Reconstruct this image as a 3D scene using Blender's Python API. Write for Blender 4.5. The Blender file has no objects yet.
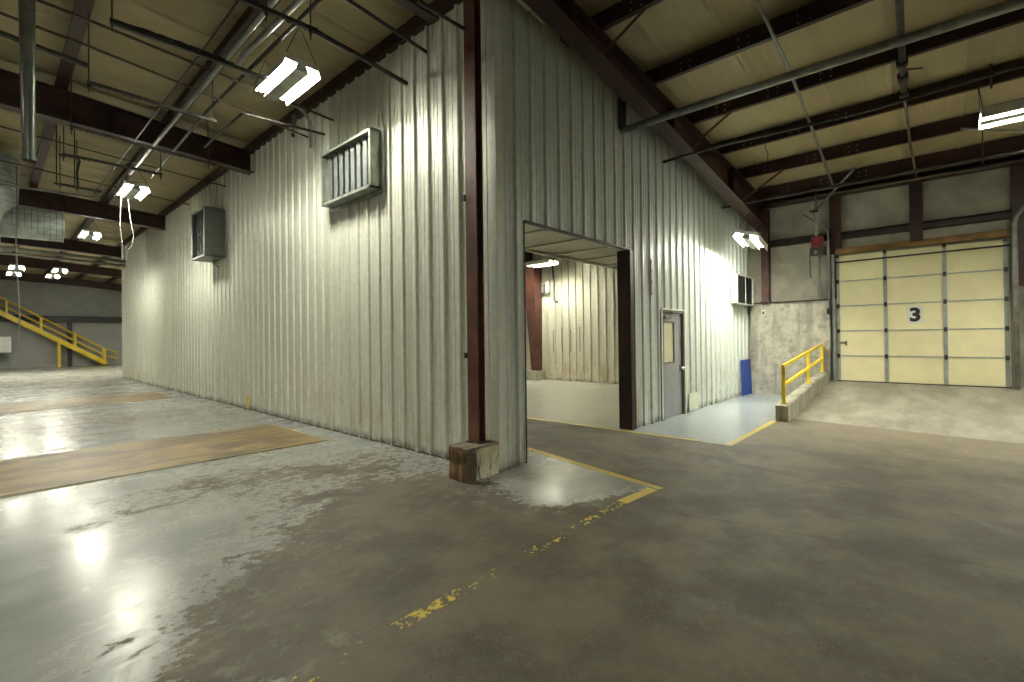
import bpy, bmesh, math, random
from mathutils import Vector, Matrix
random.seed(7)
SC = bpy.context.scene
COL = SC.collection

# ------------------------------------------------------------------ materials
class NT:
    def __init__(s, name):
        s.m = bpy.data.materials.new(name); s.m.use_nodes = True
        s.t = s.m.node_tree; s.t.nodes.clear()
        s.out = s.t.nodes.new('ShaderNodeOutputMaterial')
        s.b = s.t.nodes.new('ShaderNodeBsdfPrincipled')
        s.t.links.new(s.b.outputs[0], s.out.inputs[0])
        tc = s.t.nodes.new('ShaderNodeTexCoord'); s.obj = tc.outputs['Object']
        g = s.t.nodes.new('ShaderNodeNewGeometry'); s.pos = g.outputs['Position']
        s.sep = None
    def link(s, a, b): s.t.links.new(a, b)
    def put(s, sock, v):
        if isinstance(v, bpy.types.NodeSocket): s.link(v, sock)
        else:
            if sock.type == 'RGBA' and len(v) == 3: v = (*v, 1)
            sock.default_value = v
    def xyz(s):
        if s.sep is None:
            n = s.t.nodes.new('ShaderNodeSeparateXYZ'); s.link(s.pos, n.inputs[0]); s.sep = n
        return s.sep.outputs
    def math(s, op, a, b=0.0, c=0.0, clamp=False):
        n = s.t.nodes.new('ShaderNodeMath'); n.operation = op; n.use_clamp = clamp
        s.put(n.inputs[0], a); s.put(n.inputs[1], b); s.put(n.inputs[2], c)
        return n.outputs[0]
    def scale(s, vec, k):
        n = s.t.nodes.new('ShaderNodeVectorMath'); n.operation = 'MULTIPLY'
        s.link(vec, n.inputs[0]); n.inputs[1].default_value = k; return n.outputs[0]
    def noise(s, scale=5.0, detail=4.0, rough=0.5, vec=None, dist=0.0):
        n = s.t.nodes.new('ShaderNodeTexNoise')
        s.link(vec if vec is not None else s.pos, n.inputs['Vector'])
        n.inputs['Scale'].default_value = scale; n.inputs['Detail'].default_value = detail
        n.inputs['Roughness'].default_value = rough; n.inputs['Distortion'].default_value = dist
        return n.outputs['Fac']
    def ss(s, v, lo, hi):
        n = s.t.nodes.new('ShaderNodeMapRange'); n.interpolation_type = 'SMOOTHSTEP'
        s.put(n.inputs[0], v); n.inputs[1].default_value = lo; n.inputs[2].default_value = hi
        return n.outputs[0]
    def mix(s, f, a, b):
        n = s.t.nodes.new('ShaderNodeMix'); n.data_type = 'RGBA'
        s.put(n.inputs['Factor'], f); s.put(n.inputs['A'], a) if False else None
        s.put(n.inputs[6], a); s.put(n.inputs[7], b); return n.outputs[2]
    def mixf(s, f, a, b):
        n = s.t.nodes.new('ShaderNodeMix'); n.data_type = 'FLOAT'
        s.put(n.inputs[0], f); s.put(n.inputs[2], a); s.put(n.inputs[3], b); return n.outputs[0]
    def bump(s, h, strength=0.3, dist=0.01):
        n = s.t.nodes.new('ShaderNodeBump'); n.inputs['Strength'].default_value = strength
        n.inputs['Distance'].default_value = dist; s.link(h, n.inputs['Height'])
        s.link(n.outputs[0], s.b.inputs['Normal'])
    def set(s, **k):
        for a, v in k.items():
            s.put(s.b.inputs[{'col': 'Base Color', 'rough': 'Roughness', 'metal': 'Metallic', 'spec': 'Specular IOR Level'}[a]], v)
        return s

def simple(name, col, rough=0.5, metal=0.0, var=0.15, scale=3.0, spec=0.5, bump=0.0):
    s = NT(name)
    n = s.noise(scale, 5, 0.6)
    dark = tuple(c * (1 - var * 2) for c in col); lite = tuple(min(1, c * (1 + var)) for c in col)
    s.set(col=s.mix(s.ss(n, 0.3, 0.7), dark, lite), rough=rough, metal=metal, spec=spec)
    if bump: s.bump(s.noise(scale * 12, 4, 0.6), bump, 0.004)
    return s.m

def galv(name, base, stain=0.5):
    s = NT(name)
    x, y, z = s.xyz()
    sp = s.noise(9, 4, 0.65)
    c = s.mix(s.ss(sp, 0.3, 0.72), tuple(v * 0.93 for v in base), tuple(min(1, v * 1.08) for v in base))
    # long vertical streaks of dirt
    st = s.noise(1.0, 4, 0.55, s.scale(s.pos, (2.6, 2.6, 0.22)))
    c = s.mix(s.math('MULTIPLY', s.ss(st, 0.54, 0.78), 0.40), c, (0.42, 0.38, 0.24))
    low = s.math('MULTIPLY', s.ss(z, 1.6, 0.0), s.ss(s.noise(1.6, 6, 0.7, s.scale(s.pos, (2.2, 2.2, 0.8))), 0.42, 0.72))
    c = s.mix(s.math('MULTIPLY', low, stain), c, (0.38, 0.29, 0.12))
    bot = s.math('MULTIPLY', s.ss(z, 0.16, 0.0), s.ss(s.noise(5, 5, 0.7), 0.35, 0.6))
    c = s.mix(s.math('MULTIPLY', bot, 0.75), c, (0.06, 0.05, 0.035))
    # square patches of a slightly different dirt, panel by panel
    s.set(col=c, rough=s.mixf(sp, 0.36, 0.55), metal=0.15, spec=0.5)
    return s.m

M = {}
M['galv'] = galv('galvanised_sheet', (0.76, 0.775, 0.68))
M['galv_cool'] = galv('galvanised_sheet_cool', (0.68, 0.73, 0.69), 0.8)
M['galv_room'] = galv('liner_sheet', (0.62, 0.60, 0.48), 0.9)
M['far'] = simple('far_wall_paint', (0.36, 0.37, 0.36), 0.6, 0, 0.06, 1.2)
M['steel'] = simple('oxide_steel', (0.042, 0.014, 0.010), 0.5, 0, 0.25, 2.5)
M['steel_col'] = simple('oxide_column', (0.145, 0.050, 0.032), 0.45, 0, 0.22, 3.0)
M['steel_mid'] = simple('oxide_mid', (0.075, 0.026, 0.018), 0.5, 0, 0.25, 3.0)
M['duct_small'] = simple('spiral_duct_metal', (0.24, 0.26, 0.24), 0.32, 0.6, 0.12, 5)
M['steel_dark'] = simple('dark_steel', (0.035, 0.028, 0.025), 0.5, 0, 0.3, 4)
M['pipe_dark'] = simple('black_pipe', (0.05, 0.045, 0.038), 0.5, 0.2, 0.3, 6)
M['pipe_grey'] = simple('grey_conduit', (0.30, 0.31, 0.29), 0.4, 0.5, 0.15, 6)
M['pipe_brown'] = simple('brown_pipe', (0.10, 0.07, 0.045), 0.5, 0.1, 0.25, 6)
M['duct'] = simple('duct_metal', (0.48, 0.54, 0.52), 0.38, 0.35, 0.12, 5)
M['duct_dark'] = simple('duct_inside', (0.12, 0.14, 0.12), 0.7, 0.0, 0.2, 5)
M['fix'] = simple('fixture_white', (0.75, 0.75, 0.70), 0.3, 0, 0.04, 5)
M['yellow'] = simple('safety_yellow', (0.82, 0.60, 0.03), 0.4, 0, 0.08, 6)
M['vent_metal'] = simple('vent_metal', (0.33, 0.35, 0.30), 0.4, 0.4, 0.15, 5)
M['vent_blade'] = simple('vent_blade', (0.15, 0.165, 0.165), 0.45, 0.3, 0.1, 5)
M['band'] = simple('dark_band', (0.045, 0.05, 0.05), 0.6, 0, 0.1, 3)
M['black'] = simple('black_void', (0.012, 0.012, 0.012), 0.7, 0, 0.2, 5)
M['coil'] = simple('coil_dark', (0.03, 0.035, 0.035), 0.6, 0.2, 0.3, 9)
M['unit'] = simple('unit_grey', (0.17, 0.19, 0.165), 0.5, 0.2, 0.12, 3)
M['door'] = simple('door_grey', (0.27, 0.28, 0.29), 0.4, 0, 0.05, 3)
M['door_frame'] = simple('door_frame_dark', (0.14, 0.13, 0.11), 0.5, 0, 0.15, 4)
M['cream'] = simple('dock_door_cream', (0.86, 0.79, 0.50), 0.5, 0, 0.03, 2.2)
M['strut'] = simple('door_strut', (0.45, 0.47, 0.46), 0.4, 0.4, 0.1, 5)
M['wood_trim'] = simple('wood_header', (0.22, 0.115, 0.03), 0.6, 0, 0.25, 3)
M['insul'] = simple('wall_insulation', (0.40, 0.38, 0.31), 0.65, 0, 0.14, 1.6, bump=0.5)
M['blue'] = simple('blue_board', (0.006, 0.05, 0.36), 0.45, 0, 0.2, 4)
M['white'] = simple('white_paint', (0.82, 0.83, 0.80), 0.5, 0, 0.03, 4)
M['cord'] = simple('white_cord', (0.26, 0.25, 0.22), 0.6, 0, 0.05, 4)
M['red'] = simple('dark_red', (0.22, 0.015, 0.02), 0.4, 0, 0.2, 6)
M['chrome'] = simple('dull_chrome', (0.55, 0.55, 0.53), 0.25, 0.9, 0.05, 6)
M['rust'] = simple('rusty_bracket', (0.24, 0.11, 0.045), 0.8, 0, 0.3, 12)
M['pale_panel'] = simple('pale_panel', (0.62, 0.62, 0.50), 0.6, 0, 0.08, 4)
M['frosted'] = simple('frosted_pane', (0.55, 0.54, 0.38), 0.35, 0, 0.05, 2)
M['soffit'] = simple('soffit_sheet', (0.50, 0.48, 0.36), 0.5, 0.1, 0.10, 1.5)

def mat_tube():
    m = bpy.data.materials.new('lit_tube'); m.use_nodes = True; t = m.node_tree; t.nodes.clear()
    o = t.nodes.new('ShaderNodeOutputMaterial'); e = t.nodes.new('ShaderNodeEmission')
    e.inputs[0].default_value = (1.0, 0.98, 0.82, 1); e.inputs[1].default_value = 96.0
    t.links.new(e.outputs[0], o.inputs[0]); return m
M['tube'] = mat_tube()

def mat_concrete(name, base, contrast=0.35, joints=True):
    s = NT(name)
    a = s.noise(1.5, 7, 0.65); b = s.noise(14, 5, 0.7)
    c = s.mix(s.ss(a, 0.3, 0.7), tuple(v * (1 - contrast) for v in base), tuple(v * (1 + contrast * .6) for v in base))
    st = s.noise(1.0, 5, 0.65, s.scale(s.pos, (4.0, 4.0, 0.6)))
    c = s.mix(s.math('MULTIPLY', s.ss(st, 0.46, 0.66), 0.60), c, tuple(v * 0.40 for v in base))
    c = s.mix(s.math('MULTIPLY', s.ss(s.noise(5.0, 9, 0.75), 0.50, 0.60), 0.6), c, tuple(v * 0.42 for v in base))
    c = s.mix(s.math('MULTIPLY', s.ss(b, 0.58, 0.68), 0.6), c, tuple(v * 0.35 for v in base))
    s.set(col=c, rough=0.75); s.bump(b, 0.4, 0.006)
    return s.m
M['conc'] = mat_concrete('board_formed_concrete', (0.50, 0.48, 0.40), 0.25)
M['curbc'] = mat_concrete('curb_concrete', (0.40, 0.38, 0.30), 0.25)

def mat_ramp():
    s = NT('ramp_concrete')
    a = s.noise(1.2, 7, 0.65, s.scale(s.pos, (0.7, 1.6, 1))); b = s.noise(30, 4, 0.6)
    c = s.mix(s.ss(a, 0.3, 0.72), (0.20, 0.18, 0.14), (0.36, 0.34, 0.285))
    c = s.mix(s.math('MULTIPLY', s.ss(b, 0.6, 0.72), 0.5), c, (0.14, 0.12, 0.09))
    s.set(col=c, rough=0.6); s.bump(b, 0.2, 0.003); return s.m
M['ramp'] = mat_ramp()

def mat_block():
    s = NT('painted_pier')
    x, y, z = s.xyz()
    n = s.noise(4.5, 6, 0.7); v = s.noise(1.0, 5, 0.65, s.scale(s.pos, (22, 22, 3)))
    c = s.mix(s.ss(n, 0.40, 0.62), (0.80, 0.77, 0.61), (0.58, 0.52, 0.34))
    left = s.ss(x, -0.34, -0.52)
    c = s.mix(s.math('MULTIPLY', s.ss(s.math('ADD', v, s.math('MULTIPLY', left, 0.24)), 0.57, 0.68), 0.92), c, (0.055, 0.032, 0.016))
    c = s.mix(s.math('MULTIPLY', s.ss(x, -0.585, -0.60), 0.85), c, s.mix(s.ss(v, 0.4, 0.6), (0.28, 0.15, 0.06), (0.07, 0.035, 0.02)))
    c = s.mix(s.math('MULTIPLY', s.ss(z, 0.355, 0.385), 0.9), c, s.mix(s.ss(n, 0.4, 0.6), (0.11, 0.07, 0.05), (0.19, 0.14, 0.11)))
    s.set(col=c, rough=0.75); s.bump(s.noise(18, 5, 0.7), 0.6, 0.012); return s.m
M['pier'] = mat_block()

def mat_plywood():
    s = NT('worn_plywood')
    a = s.noise(1.0, 10, 0.68, s.scale(s.pos, (0.9, 2.2, 1)), 0.5); b = s.noise(1.0, 10, 0.75, s.scale(s.pos, (3.0, 9, 1)))
    c = s.mix(s.ss(b, 0.35, 0.65), (0.19, 0.125, 0.045), (0.33, 0.235, 0.085))
    c = s.mix(s.math('MULTIPLY', s.ss(a, 0.45, 0.56), 0.88), c, (0.10, 0.072, 0.046))
    c = s.mix(s.math('MULTIPLY', s.ss(s.noise(1.4, 6, 0.7), 0.60, 0.72), 0.6), c, (0.20, 0.18, 0.16))
    s.set(col=c, rough=s.mixf(a, 0.35, 0.6)); s.bump(b, 0.3, 0.004); return s.m
M['ply'] = mat_plywood()

def mat_roof():
    s = NT('roof_insulation')
    x, y, z = s.xyz()
    a = s.noise(0.9, 5, 0.6)
    c = s.mix(s.ss(a, 0.3, 0.7), (0.41, 0.345, 0.195), (0.49, 0.415, 0.245))
    fold = s.noise(1.0, 3, 0.5, s.scale(s.pos, (0.5, 7.0, 0.5)))
    s.set(col=c, rough=0.45); s.bump(fold, 0.8, 0.04); return s.m
M['roof'] = mat_roof()

def mat_floor():
    s = NT('painted_slab')
    x, y, z = s.xyz()
    def gauss(cx, cy, rx, ry, k=1.0):
        a = s.math('POWER', s.math('ABSOLUTE', s.math('DIVIDE', s.math('SUBTRACT', x, cx), rx)), 2.0)
        b = s.math('POWER', s.math('ABSOLUTE', s.math('DIVIDE', s.math('SUBTRACT', y, cy), ry)), 2.0)
        return s.math('MULTIPLY', s.math('EXPONENT', s.math('MULTIPLY', s.math('ADD', a, b), -1.0)), k)
    big = s.noise(1.0, 12, 0.62, s.scale(s.pos, (1.2, 1.9, 1)), 0.4)
    fine = s.noise(1.0, 14, 0.78, s.scale(s.pos, (6.5, 9.5, 1)), 0.2)
    fleck = s.noise(1.0, 5, 0.6, s.scale(s.pos, (14.0, 24.0, 1)))
    tiny = s.noise(60, 4, 0.6)
    # bare concrete
    cn = s.noise(1.3, 8, 0.62)
    bare = s.mix(s.ss(cn, 0.36, 0.64), (0.058, 0.048, 0.031), (0.134, 0.115, 0.077))
    mot = s.noise(5.5, 12, 0.78)
    bare = s.mix(s.math('MULTIPLY', s.ss(mot, 0.50, 0.64), 0.42), bare, (0.190, 0.165, 0.112))
    bare = s.mix(s.math('MULTIPLY', s.ss(fine, 0.55, 0.72), 0.55), bare, (0.085, 0.066, 0.050))
    bare = s.mix(s.math('MULTIPLY', s.ss(tiny, 0.62, 0.70), 0.6), bare, (0.30, 0.27, 0.21))
    # brighter light towards the dock ramp put into the concrete colour, warm and paler
    dock = s.ss(s.math('ADD', x, s.math('MULTIPLY', big, 1.6)), 3.6, 7.2)
    bare = s.mix(s.math('MULTIPLY', dock, 0.65), bare, (0.25, 0.215, 0.155))
    # paint
    pn = s.noise(0.8, 6, 0.6, s.scale(s.pos, (1, 1.8, 1)))
    paint = s.mix(s.ss(pn, 0.3, 0.7), (0.26, 0.275, 0.265), (0.37, 0.385, 0.36))
    blue = s.math('MULTIPLY', s.ss(x, 3.0, 3.6), s.ss(y, 0.6, 0.0))
    paint = s.mix(s.math('MULTIPLY', blue, 0.75), paint, s.mix(s.ss(fine, 0.4, 0.6), (0.46, 0.52, 0.56), (0.39, 0.44, 0.47)))
    room = s.math('MULTIPLY', s.ss(x, 3.0, 3.4), s.ss(y, 0.0, 0.5))
    paint = s.mix(s.math('MULTIPLY', room, 0.8), paint, s.mix(s.ss(fine, 0.42, 0.6), (0.52, 0.51, 0.43), (0.42, 0.40, 0.335)))
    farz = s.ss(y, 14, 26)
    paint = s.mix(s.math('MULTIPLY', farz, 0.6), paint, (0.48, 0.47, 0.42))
    # where the paint lies
    edge = s.math('MULTIPLY', s.math('SUBTRACT', fine, 0.5), 0.5)
    yb = s.ss(s.math('ADD', y, edge), -1.80, -1.70)
    lim = s.math('ADD', s.math('MULTIPLY', s.math('SUBTRACT', y, 0.4), 0.25), 1.17)
    a1 = s.ss(s.math('SUBTRACT', lim, x), -0.02, 0.03)
    a2 = s.ss(x, 3.30, 3.36)
    zone = s.math('MULTIPLY', s.math('MAXIMUM', a1, a2), yb, clamp=True)
    # wear
    w = s.math('ADD', gauss(-2.1, -1.25, 1.45, 0.95, 0.40), gauss(-1.45, 0.0, 0.95, 0.85, 0.23))
    w = s.math('ADD', w, gauss(-2.6, 2.2, 1.3, 0.7, 0.095))
    w = s.math('ADD', w, gauss(-1.0, 1.6, 1.1, 0.9, 0.065))
    w = s.math('ADD', w, gauss(-0.9, -1.8, 1.2, 0.35, 0.30))
    w = s.math('ADD', w, gauss(-2.0, 9.3, 2.2, 1.5, 0.06))
    w = s.math('SUBTRACT', w, gauss(0.1, -0.95, 0.75, 0.55, 0.17))
    w = s.math('SUBTRACT', w, gauss(-4.6, 0.2, 1.2, 3.5, 0.09))
    w = s.math('SUBTRACT', w, s.math('MULTIPLY', a2, 0.12))
    t = s.math('ADD', s.math('ADD', s.math('MULTIPLY', big, 0.46), s.math('MULTIPLY', fine, 0.54)), w)
    worn = s.ss(t, 0.568, 0.574)
    grime = s.math('MULTIPLY', s.ss(t, 0.48, 0.57), 0.45)
    paint = s.mix(grime, paint, (0.22, 0.205, 0.17))
    paint = s.mix(s.math('MULTIPLY', s.ss(s.math('ADD', fleck, s.math('MULTIPLY', t, 0.35)), 0.865, 0.88), 0.8), paint, (0.13, 0.10, 0.07))
    # dark tyre sweeps on the far bays
    sweep = s.math('MULTIPLY', s.ss(y, 6.5, 9.0), s.ss(s.noise(1.0, 6, 0.6, s.scale(s.pos, (0.22, 0.75, 1)), 0.6), 0.52, 0.66))
    paint = s.mix(s.math('MULTIPLY', sweep, 0.55), paint, (0.16, 0.145, 0.12))
    haze = s.math('MULTIPLY', s.math('MULTIPLY', zone, s.ss(mot, 0.48, 0.60)), s.ss(t, 0.86, 0.60))
    bare = s.mix(s.math('MULTIPLY', haze, 0.6), bare, (0.25, 0.245, 0.215))
    on = s.math('MULTIPLY', zone, s.math('SUBTRACT', 1.0, worn))
    c = s.mix(on, bare, paint)
    # sawn joints in the slab
    def joint(x0, y0, x1, y1, w0, lo, hi):
        L = math.hypot(x1 - x0, y1 - y0); nx, ny = -(y1 - y0) / L, (x1 - x0) / L
        d = s.math('ABSOLUTE', s.math('ADD', s.math('MULTIPLY', x, nx), s.math('SUBTRACT', s.math('MULTIPLY', y, ny), nx * x0 + ny * y0)))
        d = s.math('ADD', d, s.math('MULTIPLY', s.math('SUBTRACT', cn, 0.5), 0.12))
        return s.math('MULTIPLY', s.ss(s.math('ABSOLUTE', d), w0, 0.0), s.ss(y, hi, hi - 0.5))
    j = s.math('MAXIMUM', joint(2.52, -1.45, 1.59, -4.69, 0.034, -9, -1.2), joint(0.04, -2.13, 0.55, -4.6, 0.034, -9, -1.9))
    c = s.mix(s.math('MULTIPLY', j, 0.75), c, (0.05, 0.045, 0.035))
    sp = s.ss(s.noise(11.0, 3, 0.6), 0.70, 0.715)
    c = s.mix(s.math('MULTIPLY', sp, 0.7), c, (0.05, 0.035, 0.025))
    rough = s.mixf(on, s.mixf(s.ss(mot, 0.4, 0.65), 0.60, 0.78), s.mixf(s.ss(t, 0.40, 0.58), 0.19, 0.30))
    s.set(col=c, rough=rough, spec=0.5)
    s.bump(s.math('ADD', s.math('MULTIPLY', on, 0.5), s.math('ADD', s.math('MULTIPLY', fine, 0.25), s.math('MULTIPLY', fleck, 0.12))), 0.3, 0.004)
    return s.m
M['floor'] = mat_floor()

def mat_line(name, wear):
    s = NT(name)
    n = s.noise(1.0, 8, 0.75, s.scale(s.pos, (13, 16, 1)))
    c = s.mix(s.ss(n, 0.3, 0.7), (0.52, 0.38, 0.06), (0.64, 0.50, 0.10))
    s.set(col=c, rough=0.45)
    tr = s.t.nodes.new('ShaderNodeBsdfTransparent'); mx = s.t.nodes.new('ShaderNodeMixShader')
    x, y, z = s.xyz()
    big = s.noise(1.0, 4, 0.6, s.scale(s.pos, (2.1, 2.1, 1)))
    v = s.math('ADD', s.math('MULTIPLY', n, 0.68), s.math('MULTIPLY', big, 0.32))
    s.link(s.ss(v, wear - 0.01, wear + 0.01), mx.inputs[0])
    s.link(s.b.outputs[0], mx.inputs[2]); s.link(tr.outputs[0], mx.inputs[1]); s.link(mx.outputs[0], s.out.inputs[0])
    return s.m
M['line'] = mat_line('yellow_line_paint', 0.395)
M['line_worn'] = mat_line('yellow_line_paint_worn', 0.540)

# ------------------------------------------------------------------ mesh builder
class MB:
    def __init__(s): s.v = []; s.f = []
    def quadbox(s, P):      # 8 corners: bottom 4 then top 4
        b = len(s.v); s.v += [tuple(p) for p in P]
        s.f += [tuple(b + i for i in q) for q in ((3, 2, 1, 0), (4, 5, 6, 7), (0, 1, 5, 4), (1, 2, 6, 5), (2, 3, 7, 6), (3, 0, 4, 7))]
        return s
    def box(s, x0, x1, y0, y1, z0, z1):
        return s.quadbox([(x0, y0, z0), (x1, y0, z0), (x1, y1, z0), (x0, y1, z0), (x0, y0, z1), (x1, y0, z1), (x1, y1, z1), (x0, y1, z1)])
    def bar(s, p, q, w, h, up=(0, 0, 1)):
        p, q = Vector(p), Vector(q); d = (q - p).normalized(); up = Vector(up)
        if abs(d.dot(up)) > .99: up = Vector((1, 0, 0))
        a = d.cross(up).normalized() * w / 2; u = a.cross(d).normalized() * h / 2
        return s.quadbox([p - a - u, p + a - u, q + a - u, q - a - u, p - a + u, p + a + u, q + a + u, q - a + u])
    def tube(s, pts, r, n=10, cap=True):
        pts = [Vector(p) for p in pts]
        rs = r if isinstance(r, (list, tuple)) else [r] * len(pts)
        b = len(s.v); prev = None
        for i, p in enumerate(pts):
            d = (pts[min(i + 1, len(pts) - 1)] - pts[max(i - 1, 0)]).normalized()
            if prev is None:
                a = d.orthogonal().normalized()
            else:
                a = (prev - d * prev.dot(d)).normalized()
            prev = a; c = d.cross(a)
            for k in range(n):
                t = 2 * math.pi * k / n
                s.v.append(tuple(p + (a * math.cos(t) + c * math.sin(t)) * rs[i]))
        for i in range(len(pts) - 1):
            for k in range(n):
                k2 = (k + 1) % n
                s.f.append((b + i * n + k, b + i * n + k2, b + (i + 1) * n + k2, b + (i + 1) * n + k))
        if cap:
            s.f.append(tuple(b + k for k in reversed(range(n)))); e = b + (len(pts) - 1) * n
            s.f.append(tuple(e + k for k in range(n)))
        return s
    def prism(s, poly, axis, a, b):   # poly: list of 2D points; extruded along axis from a to b
        n = len(poly); base = len(s.v)
        for t in (a, b):
            for (u, w) in poly:
                s.v.append({'x': (t, u, w), 'y': (u, t, w), 'z': (u, w, t)}[axis])
        s.f.append(tuple(base + i for i in range(n))); s.f.append(tuple(base + n + i for i in reversed(range(n))))
        for i in range(n):
            j = (i + 1) % n; s.f.append((base + i, base + j, base + n + j, base + n + i))
        return s
    def build(s, name, mat, parent=None, smooth=False, bevel=0.0, loc=None):
        me = bpy.data.meshes.new(name); 
        off = Vector(loc) if loc is not None else None
        me.from_pydata([tuple(Vector(v) - off) for v in s.v] if off is not None else s.v, [], s.f)
        bm = bmesh.new(); bm.from_mesh(me); bmesh.ops.recalc_face_normals(bm, faces=bm.faces); bm.to_mesh(me); bm.free()
        me.materials.append(M[mat] if isinstance(mat, str) else mat)
        if smooth:
            for p in me.polygons: p.use_smooth = len(p.vertices) == 4
        o = bpy.data.objects.new(name, me); COL.objects.link(o)
        if off is not None: o.location = off
        if parent is not None:
            o.parent = parent
            if off is None and parent.location.length > 0: o.location = -parent.location
        if bevel:
            b = o.modifiers.new('bevel', 'BEVEL'); b.width = bevel; b.segments = 2; b.limit_method = 'ANGLE'
        return o

def thing(name, label, cat, loc=(0, 0, 0), group=None):
    o = bpy.data.objects.new(name, None); COL.objects.link(o); o.location = loc
    o.empty_display_size = 0.1
    return tag(o, label, cat, group)
def tag(o, label, cat, group=None):
    o['label'] = label; o['category'] = cat
    if group: o['group'] = group
    return o
def struct(o, label=None, cat=None):
    o['kind'] = 'structure'
    if label: o['label'] = label
    if cat: o['category'] = cat
    return o
def copy_tree(o, parent=None):
    c = o.copy(); COL.objects.link(c)
    if parent: c.parent = parent
    for ch in list(o.children): copy_tree(ch, c)
    return c

SL = -0.075
def pur(x): return 6.30 + SL * x          # underside of the purlins
def skin(x): return 6.62 + SL * x         # roof insulation
DX = 10.78                                 # dock wall plane
XL, YB, YF = -13.0, -9.0, 44.3

# ------------------------------------------------------------------ setting
f = MB(); f.box(XL, 11.2, YB, YF + .2, -0.2, 0.0)
struct(f.build('floor', 'floor'), 'worn warehouse slab, partly under flaking grey paint', 'floor')

# roof insulation sagging between the purlins
def roof():
    PX = [x for x in [1.69 + 1.705 * k for k in range(-10, 6)]]
    m = MB(); xs = []
    x = XL - .2
    pts = sorted(set([XL - .3] + PX + [11.2]))
    for a, b in zip(pts, pts[1:]):
        for k in range(5):
            t = k / 5; xs.append((a + (b - a) * t, -0.05 * math.sin(math.pi * t)))
    xs.append((11.2, 0))
    ys = []; y = YB - .2
    while y < YF + .3:
        ys += [(y, 0.0), (y + .03, -0.05), (y + .05, 0.01), (y + .09, 0.0)]; y += .92
    ys.append((YF + .3, 0))
    n = len(ys)
    for (xx, s) in xs:
        for (yy, e) in ys: m.v.append((xx, yy, skin(xx) + s + e))
    for i in range(len(xs) - 1):
        for j in range(n - 1): m.f.append((i * n + j, i * n + j + 1, (i + 1) * n + j + 1, (i + 1) * n + j))
    b = len(m.v)
    for (xx, yy) in ((XL - .3, YB - .2), (11.2, YB - .2), (11.2, YF + .3), (XL - .3, YF + .3)): m.v.append((xx, yy, skin(xx) + .15))
    m.f.append((b, b + 1, b + 2, b + 3))
    return m.build('ceiling', 'roof', smooth=True), PX
ceil, PX = roof()
struct(ceil, 'cream faced roof insulation between brown purlins', 'ceiling')

# corrugated sheet wall
PROF = [(0, 0), (.013, .038), (.055, .038), (.068, 0), (.146, 0), (.151, .006), (.161, .006), (.166, 0), (.232, 0), (.237, .006), (.247, .006), (.252, 0)]
def corr(m, axis, c, sgn, u0, u1, z0, ztop, phase, pitch=.330, thick=.07, base_drop=0.0):
    """sheet in plane <axis>=c whose ribs stand out along sgn; u runs along the other horizontal axis"""
    us = [(u0, None)]
    k = math.floor((u0 - phase) / pitch) - 1
    while True:
        for (du, h) in PROF:
            u = phase + k * pitch + du
            if u0 + .002 < u < u1 - .002: us.append((u, h))
        k += 1
        if phase + k * pitch > u1: break
    us.append((u1, None))
    def hh(u):
        d = (u - phase) % pitch
        pts = PROF + [(pitch, 0)]
        for (a, ha), (b, hb) in zip(pts, pts[1:]):
            if a <= d <= b: return ha + (hb - ha) * (d - a) / (b - a) if b > a else ha
        return 0
    us = [(u, hh(u)) for u, _ in us]
    zt = ztop if callable(ztop) else (lambda u: ztop)
    b = len(m.v)
    for (u, h) in us:
        for z in (z0, zt(u)):
            for off in (c + sgn * h, c - sgn * thick):
                m.v.append((off, u, z) if axis == 'x' else (u, off, z))
    for i in range(len(us) - 1):
        a = b + i * 4; d = a + 4
        m.f += [(a, d, d + 2, a + 2), (a + 1, a + 3, d + 3, d + 1), (a, a + 1, d + 1, d), (a + 2, d + 2, d + 3, a + 3)]
    e = b + (len(us) - 1) * 4
    m.f += [(b, b + 2, b + 3, b + 1), (e, e + 1, e + 3, e + 2)]

PH_L, PH_R = 0.670, 0.345
YE = 25.2
ztL = 6.30
# long side of the box
m = MB(); corr(m, 'x', 0.0, -1, 0.0, YE, 0.0, ztL, PH_L)
struct(m.build('wall_left', 'galv'), 'long pale ribbed metal wall running away to the left', 'wall')
# short side with the opening and the door; walls stop under the tapering rafter
OX0, OX1, OZ = 0.53, 3.49, 3.28
DX0, DX1, DZ = 4.73, 5.83, 2.235
def ztR(x): return 6.30 + SL * x - 0.01
m = MB()
corr(m, 'y', 0.0, -1, 0.0, OX0, 0.02, ztR, PH_R, .327)
corr(m, 'y', 0.0, -1, OX0, OX1, OZ, ztR, PH_R, .327)
corr(m, 'y', 0.0, -1, OX1, DX0, 0.0, ztR, PH_R, .327)
corr(m, 'y', 0.0, -1, DX0, DX1, DZ, ztR, PH_R, .327)
corr(m, 'y', 0.0, -1, DX1, DX, 0.0, ztR, PH_R, .327)
struct(m.build('wall_right', 'galv_cool'), 'ribbed metal wall with the wide opening and grey door', 'wall')
# corner flashing
m = MB(); m.box(-.045, .07, -.05, -.042, 0.02, 6.25); m.box(-.05, -.042, -.05, .07, 0.02, 6.25)
struct(m.build('trim_1', 'galv'), 'folded sheet flashing on the corner of the two ribbed walls', 'trim')
# end and inside of the long wall beyond
m = MB(); corr(m, 'y', YE, 1, 0.0, DX, 0.0, 6.2, 0.1)
struct(m.build('wall_end', 'galv'))
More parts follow.
